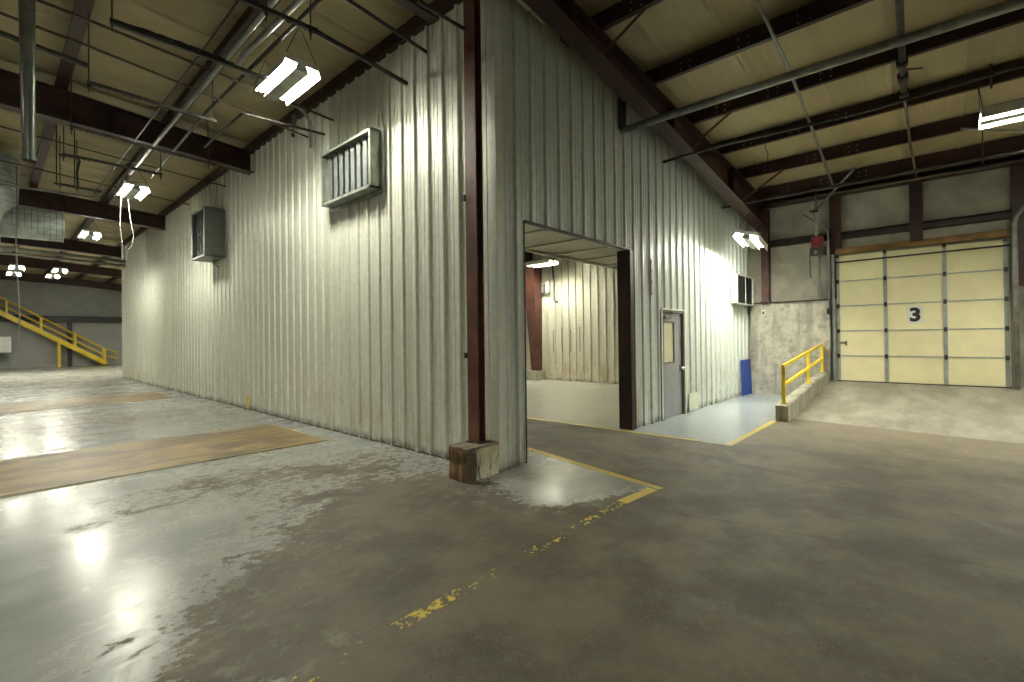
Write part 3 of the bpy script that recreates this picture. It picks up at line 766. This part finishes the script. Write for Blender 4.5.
# ------------------------------------------------------------------ stair at the far wall
e = thing('steel_stair', 'yellow steel stair climbing left along the far grey wall', 'stair', (1.7, 43.0, 0))
sx0, sz0, sx1, sz1 = 1.70, 0.0, -5.4, 4.80
sl = (sz1 - sz0) / (sx1 - sx0)
def sz(x): return sz0 + (x - sx0) * sl
for yy in (42.55, 43.45):
    m = MB(); m.bar((sx0 - .1, yy, sz(sx0 - .1) + .10), (sx1, yy, sz(sx1) + .10), .06, .30); m.build('stringer', 'yellow', e)
    for dz, nme in ((1.10, 'hand_rail'), (.62, 'mid_rail')):
        m = MB(); m.tube([(sx0 + .55, yy, sz(sx0) + dz - .35), (sx0 + .55, yy, sz(sx0) + dz - .1), (sx0 + .3, yy, sz(sx0) + dz), (sx0 - .05, yy, sz(sx0) + dz + .06), (sx1, yy, sz(sx1) + dz + .05)], .035, 8)
        m.build(nme, 'yellow', e, smooth=True)
    for x in (1.50, -0.12, -1.88, -3.55, -5.2):
        m = MB(); m.box(x - .05, x + .05, yy - .04, yy + .04, sz(x) + .1, sz(x) + 1.1); m.build('post', 'yellow', e)
n = 22
for k in range(n):
    x = sx0 - .12 - k * (sx0 - sx1 - .3) / n
    MB().box(x - .15, x + .12, 42.55, 43.45, sz(x) + .06, sz(x) + .09).build('tread', 'yellow', e)
for x, yy in ((-.97, 42.55), (-.97, 43.45), (-4.9, 42.55)):
    MB().box(x - .06, x + .06, yy - .05, yy + .05, 0, sz(x) + .02).build('support_leg', 'yellow', e)
tag(MB().box(XL, 10.7, 43.50, 43.9, 3.28, 3.72).build('wall_band', 'band'), 'dark horizontal steel beam across the far grey wall', 'beam')
tag(MB().box(-.46, -.22, 43.60, 43.9, 0, 3.28).build('wall_support', 'band'), 'dark upright column on the far wall behind the stair', 'column')
e = thing('white_board', 'white panel on the far wall under the yellow stair', 'panel', (-3.9, 42.3, 1.7))
MB().box(-4.6, -3.36, 42.28, 42.33, 1.14, 2.2).build('sheet', 'white', e); MB().box(-4.6, -4.52, 42.33, 42.4, 0, 2.2).box(-3.46, -3.38, 42.33, 42.4, 0, 2.2).build('stand', 'unit', e)

# ------------------------------------------------------------------ lights
def make_fixture(name, label, loc, rot=(0, 0, 0), gap=.20, tubes=2, wires=True, drop=.35, L=1.2, W=.56):
    e = thing(name, label, 'ceiling light', loc, 'hanging fluorescent fixtures'); e.rotation_euler = rot
    def bd(mb, nm, mt, par=e, sm=False):
        o = mb.build(nm, mt, None, smooth=sm); o.parent = par; return o
    m = MB(); t = .008
    m.quadbox([(-W / 2 + .06, -L / 2, .075), (W / 2 - .06, -L / 2, .075), (W / 2 - .06, L / 2, .075), (-W / 2 + .06, L / 2, .075), (-W / 2 + .06, -L / 2, .085), (W / 2 - .06, -L / 2, .085), (W / 2 - .06, L / 2, .085), (-W / 2 + .06, L / 2, .085)])
    for s in (-1, 1):
        a, b = sorted((s * (W / 2 - .06), s * (W / 2)))
        m.quadbox([(s * W / 2, -L / 2, -.08), (s * (W / 2 - .008), -L / 2, -.08), (s * (W / 2 - .008), L / 2, -.08), (s * W / 2, L / 2, -.08),
                   (s * (W / 2 - .055), -L / 2, .085), (s * (W / 2 - .063), -L / 2, .085), (s * (W / 2 - .063), L / 2, .085), (s * (W / 2 - .055), L / 2, .085)])
        m.box(-W / 2 + .03, W / 2 - .03, s * L / 2 - .004, s * L / 2 + .004, .012, .085)
    bd(m, 'reflector', 'fix')
    m = MB(); m.quadbox([(-.10, -L / 2 + .01, -.075), (.10, -L / 2 + .01, -.075), (.10, L / 2 - .01, -.075), (-.10, L / 2 - .01, -.075), (-.04, -L / 2 + .01, .074), (.04, -L / 2 + .01, .074), (.04, L / 2 - .01, .074), (-.04, L / 2 - .01, .074)])
    bd(m, 'centre_spine', 'vent_metal')
    bd(MB().box(-.09, .09, -L / 2 + .1, L / 2 - .1, .086, .14), 'ballast_box', 'vent_metal')
    for s in (-1, 1):
        for k in range(tubes):
            x = s * (gap / 2 + .035 + k * .065)
            bd(MB().tube([(x, -L / 2 + .02, 0), (x, L / 2 - .02, 0)], .013, 8), 'tube', 'tube', sm=True)
    if wires:
        for s in (-1, 1):
            bd(MB().tube([(-W / 2 + .05, s * (L / 2 - .02), .085), (-.05, s * (L / 2 + .02), drop)], .006, 5).tube([(W / 2 - .05, s * (L / 2 - .02), .085), (-.05, s * (L / 2 + .02), drop)], .006, 5), 'hanging_wire', 'steel_dark')
    return e
L1 = make_fixture('tube_light', 'large bright twin-row tube light hanging beside the long wall, nearest one', (-1.28, 3.25, 5.70), drop=.55)
def more_light(loc, label, rot=(0, 0, 0)):
    c = copy_tree(L1); c.location = loc; c.rotation_euler = rot; c['label'] = label; return c
more_light((-1.86, 11.3, 5.62), 'tube light cluster hanging in front of the second rafter')
more_light((-1.95, 18.3, 5.55), 'tube light past the duct end, third along the long wall')
more_light((-1.95, 29.0, 5.40), 'tube light, upper of the right pair far down the hall')
more_light((-1.95, 33.0, 5.50), 'tube light, lower of the right pair far down the hall')
more_light((-3.45, 29.0, 5.40), 'tube light, upper of the left pair far down the hall')
more_light((-3.45, 33.0, 5.50), 'tube light, lower of the left pair far down the hall')
more_light((7.75, -.92, 3.93), 'square bright light hanging low near the corner by the dock', (math.radians(-4), math.radians(16), math.radians(-86)))
more_light((6.0, -5.30, 5.02), 'long bright tube light cut off by the right edge of the view')
more_light((9.6, 6.9, 4.50), 'tube light seen through the wide opening')
for loc in ((7.6, -6.9, 5.0), (-8.5, 3.2, 5.9), (-8.5, 14, 5.9), (-6.5, -6.0, 6.0), (4.0, 5.5, 4.6), (3.5, 13, 4.6), (9.0, 14.5, 4.5), (2.0, 31.0, 5.5), (-8.5, 30, 5.9), (5.0, 36.0, 5.5)):
    more_light(loc, 'hanging tube light outside the view')

# ------------------------------------------------------------------ pipes and struts
def pipe(name, label, cat, pts, r, mat, group=None, n=10):
    o = MB().tube(pts, r, n).build(name, mat, smooth=True); return tag(o, label, cat, group)
# dock side
pipe('grey_conduit', 'thick grey conduit crossing under the dock side purlins', 'pipe', [(3.24, -.02, 5.38), (3.34, -2.5, 5.40), (3.46, -5.0, 5.41), (3.6, -8.5, 5.41)], .062, 'pipe_grey')
pipe('black_pipe', 'thin black pipe poking out of the short wall below the rafter', 'pipe', [(4.95, -.02, 5.28), (4.92, -1.2, 5.29), (4.95, -3.3, 5.22), (4.75, -8.5, 5.3)], .030, 'pipe_dark')
pipe('black_pipe', 'thin black pipe leaving the short wall near the corner light', 'pipe', [(8.5, -.02, 5.03), (8.5, -2.0, 5.05), (8.5, -8.5, 5.05)], .028, 'pipe_dark')
pipe('slope_pole', 'pale slender pipe following the roof slope towards the dock door', 'pipe', [(1.0, -2.49, 6.13), (4.16, -2.49, 5.87), (8.48, -2.32, 5.54), (10.5, -2.23, 5.40)], .026, 'pipe_grey')
pipe('slope_pole', 'pale diagonal pipe crossing the slender one above the dock door', 'pipe', [(10.4, -1.84, 5.05), (10.0, -2.35, 5.42), (9.4, -2.75, 5.62)], .026, 'pipe_grey')
e = thing('sprinkler_main', 'black sprinkler pipe with valve running down the roof slope', 'pipe', (3.4, -3.85, 5.9))
m = MB(); m.tube([(1.5, -3.87, 6.05), (3.48, -3.86, 5.94), (5.9, -3.80, 5.74)], .045); m.build('main_pipe', 'pipe_dark', e, smooth=True)
MB().tube([(4.9, -3.82, 5.82), (5.05, -3.82, 5.81)], .075).build('coupling', 'steel_dark', e, smooth=True)
MB().tube([(5.35, -3.81, 5.79), (5.55, -3.81, 5.77)], .07).build('valve', 'steel_dark', e, smooth=True)
MB().tube([(5.9, -3.8, 5.74), (6.05, -3.8, 5.73)], .065).build('coupling', 'steel_dark', e, smooth=True)
m = MB(); m.tube([(5.2, -3.82, 5.80), (5.2, -4.05, 5.74)], .012); m.build('valve_lever', 'steel_dark', e)
m = MB(); m.tube([(5.9, -3.80, 5.74), (8.3, -3.80, 5.56), (10.4, -3.84, 5.42)], .024); m.build('branch_pipe', 'pipe_brown', e, smooth=True)
pipe('hanger_rod', 'thin hanger rod with a small fitting near the right lamp', 'rod', [(9.3, -4.9, 5.85), (9.3, -4.9, 5.15)], .012, 'pipe_brown')
pipe('stay_pole', 'pale pole slanting across the upper right beside the lamp', 'pipe', [(6.85, -4.52, 5.2), (8.9, -6.5, 5.1)], .022, 'pipe_grey')
pipe('lamp_hanger', 'short rod above the lamp at the right edge', 'rod', [(6.0, -4.83, 5.83), (6.0, -4.83, 5.45)], .014, 'pipe_brown')
pipe('hanging_cable', 'thin looping cable dangling near the fourth purlin', 'cable', [(6.6, -1.55, 5.9), (6.62, -1.52, 5.65), (6.6, -1.58, 5.5), (6.6, -1.56, 5.35)], .008, 'pipe_dark')

# left side: along the rafters
G = 'thin sprinkler lines under the left roof'
pipe('sprinkler_line', 'thin dark pipe from upper left ending on the long wall above the vent', 'pipe', [(-6.0, 3.72, 5.86), (-3.43, 3.88, 5.85), (-.03, 4.15, 5.80)], .020, 'pipe_brown', G)
pipe('sprinkler_line', 'thin dark pipe next beyond, passing behind the bright light', 'pipe', [(-6.0, 4.2, 5.8), (-3.45, 4.48, 5.8), (-2.1, 4.72, 5.8), (-.5, 5.12, 5.8), (-.03, 5.2, 5.8)], .018, 'pipe_brown', G)
pipe('black_pipe', 'black pipe stub crossing the upper left corner behind the hanging duct', 'pipe', [(-6.0, 5.5, 6.1), (-4.23, 5.61, 6.1), (-3.28, 5.78, 6.1)], .040, 'pipe_dark')
pipe('black_pipe', 'black pipe ending on the long wall near its top', 'pipe', [(-1.72, 1.45, 5.5), (-.05, 1.82, 5.62)], .032, 'pipe_dark')
pipe('black_pipe', 'black pipe ending above the louvred vent close to the column', 'pipe', [(-1.9, 1.06, 5.85), (-.05, 1.33, 5.90)], .024, 'pipe_dark')
pipe('black_pipe', 'short black pipe meeting the brown column high up', 'pipe', [(-1.0, .26, 5.62), (-.275, .262, 5.65)], .022, 'pipe_dark')
tag(MB().bar((-1.4, .80, 6.02), (-.28, .82, 6.05), .14, .12).build('steel_stub', 'steel_dark'), 'dark steel stub beam above the long wall near the column', 'beam')

def strut(label, p, q, rods, tray=0.0):
    e = thing('hanging_strut', label, 'strut channel', p, 'slotted struts hung on rods')
    m = MB(); p_, q_ = Vector(p), Vector(q)
    m.bar(p_, q_, .045, .008); up = Vector((0, 0, .02)); m.bar(p_ + up + Vector((0, .02, 0)), q_ + up + Vector((0, .02, 0)), .006, .045); m.bar(p_ + up - Vector((0, .02, 0)), q_ + up - Vector((0, .02, 0)), .006, .045)
    n = int((q_ - p_).length / .09)
    for k in range(n):
        c = p_.lerp(q_, (k + .5) / n); m.box(c.x - .018, c.x + .018, c.y - .028, c.y + .028, c.z - .012, c.z - .002)
    m.build('channel', 'pipe_dark', e)
    for (x, y) in rods:
        t = (x - p[0]) / (q[0] - p[0] + 1e-9); z = p[2] + (q[2] - p[2]) * t
        MB().tube([(x, y, z - .12), (x, y, pur(x) + .15)], .009, 6).build('rod', 'pipe_dark', e)
        MB().tube([(x, y, z - .05), (x, y, z - .02)], .02, 6).build('nut', 'pipe_dark', e)
    return e
strut('slotted strut below the silver conduit, left of the purlin, nearer one', (-3.38, 5.01, 5.5), (-1.70, 5.07, 5.5), [(-3.36, 5.01), (-1.75, 5.07)])
strut('slotted strut in front of the first rafter left of the lamp', (-3.39, 7.10, 5.5), (-1.05, 7.38, 5.5), [(-3.37, 7.1), (-1.2, 7.36)])
strut('slotted strut beyond the first rafter, above the far cluster', (-3.35, 8.89, 5.5), (-1.70, 8.88, 5.5), [(-3.33, 8.89), (-1.73, 8.88)])
strut('slotted strut crossing above the nearest bright lamp', (-2.55, 1.56, 5.5), (-1.62, 1.47, 5.5), [(-2.2, 1.52), (-1.70, 1.48)])
strut('slotted strut low over the third rafter bay', (-3.3, 11.4, 5.5), (-2.35, 11.47, 5.5), [(-3.2, 11.4), (-2.9, 11.4)])
e = thing('hanging_cable_tray', 'dark cable bundle on a strut crossing the upper left ceiling', 'cable tray', (-3.38, 3.06, 5.5))
m = MB(); m.bar((-3.38, 3.06, 5.5), (-1.64, 2.99, 5.5), .05, .035); m.build('channel', 'pipe_dark', e)
m = MB()
for j in range(4):
    m.tube([(-3.38 + k * .1, 3.06 - k * .005 + .02 * math.sin(k * 1.3 + j * 2), 5.535 + .018 * math.sin(k * .9 + j * 1.7)) for k in range(11 + j)], .014, 6)
m.build('cables', 'black', e, smooth=True)
MB().tube([(-3.36, 3.06, 5.4), (-3.36, 3.06, 6.6)], .01, 6).build('rod', 'pipe_dark', e)

# along the long wall direction
pipe('silver_conduit', 'silver conduit running under the brown purlin left of the bright lamp', 'pipe', [(-2.06, -4, 5.76), (-2.06, 5.6, 5.76), (-2.07, 10.2, 5.76)], .036, 'pipe_grey')
pipe('silver_conduit', 'silver conduit that hooks round beside the nearest lamp', 'pipe', [(-1.83, -3, 5.8), (-1.83, 1.48, 5.8), (-1.91, 3.10, 5.77), (-1.90, 3.32, 5.74), (-1.80, 3.48, 5.73), (-1.62, 3.54, 5.73)], .038, 'pipe_grey')
pipe('black_pipe', 'long black pipe passing over the nearest bright lamp', 'pipe', [(-1.58, -4, 5.84), (-1.66, 2.5, 5.84), (-1.72, 5.5, 5.83), (-1.62, 10.4, 5.82)], .026, 'pipe_dark')
pipe('thin_line', 'very thin pipe left of the purlin running towards the far lamps', 'pipe', [(-2.34, -3, 5.8), (-2.32, 3.86, 5.8), (-2.40, 13.0, 5.8)], .014, 'pipe_dark')
pipe('sprinkler_branch', 'small black branch pipe with elbow near the cooler box', 'pipe', [(-1.52, 6.40, 5.5), (-1.51, 4.42, 5.5), (-1.48, 4.37, 5.5), (-.06, 4.45, 5.62)], .022, 'pipe_dark')
pipe('sprinkler_line', 'dark line before the second rafter bending up at its end', 'pipe', [(-5, 12.4, 5.5), (-3.85, 12.29, 5.5), (-2.49, 12.12, 5.5), (-2.40, 11.4, 5.52)], .028, 'pipe_grey', G)
pipe('sprinkler_line', 'thin dark line between first and second rafters', 'pipe', [(-5, 12.2, 6.1), (-3.83, 12.52, 6.1), (-2.17, 13.0, 6.1), (-.05, 13.6, 6.1)], .020, 'pipe_brown', G)
pipe('sprinkler_line', 'another thin line between first and second rafters, higher up', 'pipe', [(-5, 9.0, 5.9), (-3.3, 9.4, 5.9), (-.05, 10.1, 5.9)], .016, 'pipe_brown', G)
pipe('ceiling_sprinkler_drop', 'black sprinkler drop hanging before the second rafter', 'pipe', [(-3.40, 8.95, 5.52), (-3.09, 8.99, 5.52), (-3.08, 9.0, 5.48), (-3.12, 9.0, 5.25), (-3.11, 9.0, 4.95)], .022, 'pipe_dark')
for xx, yy in ((-3.05, 10.2), (-3.35, 10.1)):
    pipe('hanger_rod', 'thin rod hanging near the sprinkler drop, %s one' % ('right' if xx > -3.2 else 'left'), 'rod', [(xx, yy, 6.5), (xx, yy, 5.2)], .012, 'pipe_dark')
pipe('far_pipe', 'grey pipe crossing the hall in front of the third rafter, upper one', 'pipe', [(-7.0, 22.4, 5.42), (-3.37, 23.2, 5.5), (-.05, 24.2, 5.52)], .075, 'pipe_grey')
pipe('far_pipe', 'grey pipe crossing the hall in front of the third rafter, lower one', 'pipe', [(-7.0, 22.8, 5.22), (-3.37, 23.2, 5.30), (-.05, 24.2, 5.33)], .055, 'pipe_grey')
pipe('wall_conduit', 'pale curved conduit end hanging beside the long wall above the vent', 'pipe', [(-.9, 4.3, 6.0), (-.35, 4.7, 6.05), (-.18, 4.80, 5.95), (-.15, 4.81, 5.75), (-.15, 4.81, 5.45)], .034, 'pipe_grey')
e = thing('sprinkler_fitting', 'small brass coloured fitting on the long wall below the lamp', 'fitting', (-.15, 5.6, 6.0))
MB().tube([(-.15, 5.62, 6.35), (-.15, 5.62, 5.95)], .022).tube([(-.15, 5.50, 6.3), (-.15, 5.50, 6.05)], .018).build('pipe', 'pipe_grey', e); MB().tube([(-.15, 5.62, 5.95), (-.15, 5.62, 5.90)], .04, 8).build('nozzle', 'pipe_brown', e)
pipe('hanging_cable_loop', 'white loop of cord hanging below the far lamp cluster', 'cord', [(-1.84, 11.95, 5.6), (-1.80, 11.95, 5.1), (-1.72, 11.95, 4.6), (-1.76, 11.95, 4.32), (-1.86, 11.95, 4.18), (-1.96, 11.95, 4.30), (-2.01, 11.95, 4.8), (-1.98, 11.95, 5.6)], .009, 'cord')
pipe('pull_cord', 'long pale cord hanging down before the yellow stair', 'cord', [(-3.86, 13.45, 6.3), (-3.86, 13.45, 5.2), (-3.88, 13.45, 4.2), (-3.82, 13.45, 2.4), (-3.86, 13.45, 1.17), (-3.92, 13.45, 1.08), (-3.82, 13.45, 1.06), (-3.80, 13.45, 1.14)], .014, 'cord')
for k, xx in enumerate((-.62, -.48)):
    pipe('hanging_pipe', 'short white pipe hanging by the far end of long wall, %s one' % ('left', 'right')[k], 'pipe', [(xx, 21, 5.75), (xx, 21, 5.15)], .03, 'white')

# ------------------------------------------------------------------ ducts
def spiral(m, p, q, r, step=.12):
    p, q = Vector(p), Vector(q); L = (q - p).length; n = int(L / step)
    for k in range(1, n):
        c = p.lerp(q, k / n); d = (q - p).normalized() * .006
        m.tube([c - d, c + d], r + .006, 28, False)
e = thing('hanging_duct', 'round metal duct hanging straight down in the upper left corner', 'duct', (-4.045, 3.35, 3.76))
m = MB(); m.tube([(-4.06, 3.35, 6.58), (-4.045, 3.35, 3.76)], [.078, .056], 28, False); m.tube([(-4.06, 3.35, 6.58), (-4.045, 3.35, 3.765)], [.072, .051], 28, False); m.build('pipe', 'duct_small', e, smooth=True)
m = MB()
for k in range(17):
    t = (k + .5) / 17; z = 6.55 - t * 2.75; rr = .078 - .022 * t + .002
    m.tube([(-4.06 + .015 * t, 3.35, z - .004), (-4.06 + .015 * t, 3.35, z + .004)], rr, 28, False)
m.build('seam', 'duct_small', e, smooth=True)
m = MB(); m.tube([(-4.045, 3.35, 3.79), (-4.045, 3.35, 3.75)], .064, 28, False); m.build('end_collar', 'duct_small', e, smooth=True)

e = thing('round_duct', 'very large pale round duct with its open end facing right', 'duct', (-4.6, 14.0, 4.4))
cz, r = 4.96, .42
m = MB(); m.tube([(-4.2, 14, cz - .02), (-2.96, 14, cz)], r, 40, False); m.tube([(-4.2, 14, cz - .02), (-2.965, 14, cz)], r - .01, 40, False)
m.build('branch', 'duct', e, smooth=True)
m = MB()
for k in range(9): x = -3.95 + k * .12; m.tube([(x - .005, 14, cz), (x + .005, 14, cz)], r + .006, 40, False)
for k in range(16): a = 2 * math.pi * k / 16; m.bar((-4.1, 14 + (r + .004) * math.cos(a), cz + (r + .004) * math.sin(a)), (-2.97, 14 + (r + .004) * math.cos(a), cz + (r + .004) * math.sin(a)), .006, .006)
m.build('seam', 'duct_dark', e)
m = MB(); m.tube([(-2.975, 14, cz), (-2.95, 14, cz)], r + .015, 40, False); m.build('end_collar', 'duct', e, smooth=True)
m = MB(); rr = .62; cx, zt2 = -4.42, 7.0
m.tube([(cx, 14, 6.60), (cx, 14, 5.9)], rr, 44, False); m.tube([(cx, 14, 5.9), (cx - .02, 14, 5.45), (cx - .12, 14, 5.0), (cx - .30, 14, 4.7), (cx - .62, 14, 4.5), (cx - 2.2, 14, 4.4)], [rr, rr, rr * .96, rr * .9, rr * .86, rr * .8], 44, False)
m.build('riser', 'duct', e, smooth=True)
m = MB()
for k in range(8): z = 6.5 - k * .16; m.tube([(cx, 14, z - .005), (cx, 14, z + .005)], rr + .006, 44, False)
m.build('riser_seam', 'duct_dark', e)
m = MB(); m.tube([(cx, 14, 6.28), (cx, 14, 6.26)], rr + .02, 44, False); m.build('flange_ring', 'duct', e, smooth=True)
e = thing('round_duct', 'smaller round duct end seen at the left edge below the large duct', 'duct', (-5, 24, 5))
m = MB(); m.tube([(-6.5, 23.9, 5.72), (-4.05, 23.9, 5.85)], .42, 32, False); m.build('pipe', 'duct', e, smooth=True)
m = MB(); m.tube([(-4.06, 23.9, 5.85), (-4.03, 23.9, 5.852)], .44, 32, False); m.build('end_collar', 'duct', e, smooth=True)
MB().tube([(-4.3, 23.9, 5.84), (-4.28, 23.9, 5.84)], .41, 32).build('inner_cap', 'duct_dark', e)

# ------------------------------------------------------------------ inside the room
e = thing('room_column', 'red-brown tapered column on a pale block seen through the opening', 'column', (10.5, 8.0, .37))
m = MB(); m.quadbox([(10.45, 7.80, .37), (10.72, 7.80, .37), (10.72, 8.14, .37), (10.45, 8.14, .37), (10.20, 7.76, 4.7), (10.72, 7.76, 4.7), (10.72, 8.38, 4.7), (10.20, 8.38, 4.7)])
m.build('shaft', 'steel_mid', e)
tag(MB().box(10.15, 10.72, 7.62, 8.40, 0, .37).build('footing_block', 'curbc', bevel=.01), 'pale concrete block under the column inside the room', 'pier block')
e = thing('wall_box', 'small grey electrical boxes on the room wall beside a black pipe', 'electrical box', (10.6, 7.4, 3.6))
MB().box(10.60, 10.73, 7.33, 7.50, 3.5, 3.95).build('box_body', 'pale_panel', e); MB().box(10.62, 10.73, 7.60, 7.72, 3.5, 3.85).build('meter', 'pipe_grey', e)
pipe('wall_mounted_pipe', 'black pipe dropping down the room wall seen through the opening', 'pipe', [(10.58, 7.1, 4.7), (10.58, 7.05, 3.15), (10.56, 6.95, 3.09), (10.56, 6.85, 3.09)], .035, 'pipe_dark')
e = thing('wall_vent_slots', 'row of dark upright slots low on the room wall', 'slots', (10.7, 7, 1))
for k in range(4): MB().box(10.727, 10.733, 5.95 + k * .42, 5.98 + k * .42, 1.15, 2.1 - .1 * (k % 2)).build('slot', 'door_frame', e)

# ------------------------------------------------------------------ camera, world, colour
w = bpy.data.worlds.new('world'); SC.world = w; w.use_nodes = True
w.node_tree.nodes['Background'].inputs[0].default_value = (0.02, 0.02, 0.02, 1); w.node_tree.nodes['Background'].inputs[1].default_value = 1.0
cam = bpy.data.cameras.new('camera'); co = bpy.data.objects.new('camera', cam); COL.objects.link(co)
F = Vector((0.74221132, 0.67012844, 0.00708805)); R = Vector((0.67015954, -0.74211656, -0.01221508)); U = Vector((0.00292551, -0.0138163, 0.99990027))
co.matrix_world = Matrix(((R.x, U.x, -F.x, -4.3478), (R.y, U.y, -F.y, -4.1711), (R.z, U.z, -F.z, 1.70), (0, 0, 0, 1)))
cam.sensor_fit = 'HORIZONTAL'; cam.sensor_width = 36; cam.lens = 472.024 / 1024 * 36
cam.shift_y = -6.364 / 1024; cam.clip_start = .05; cam.clip_end = 200
SC.camera = co
SC.view_settings.view_transform = 'Standard'; SC.view_settings.look = 'None'; SC.view_settings.gamma = 1; SC.view_settings.use_curve_mapping = False
SC.view_settings.exposure = 2.48
SC.cycles.max_bounces = 8; SC.cycles.diffuse_bounces = 5; SC.cycles.glossy_bounces = 3; SC.cycles.sample_clamp_indirect = 6; SC.cycles.caustics_reflective = False; SC.cycles.caustics_refractive = False
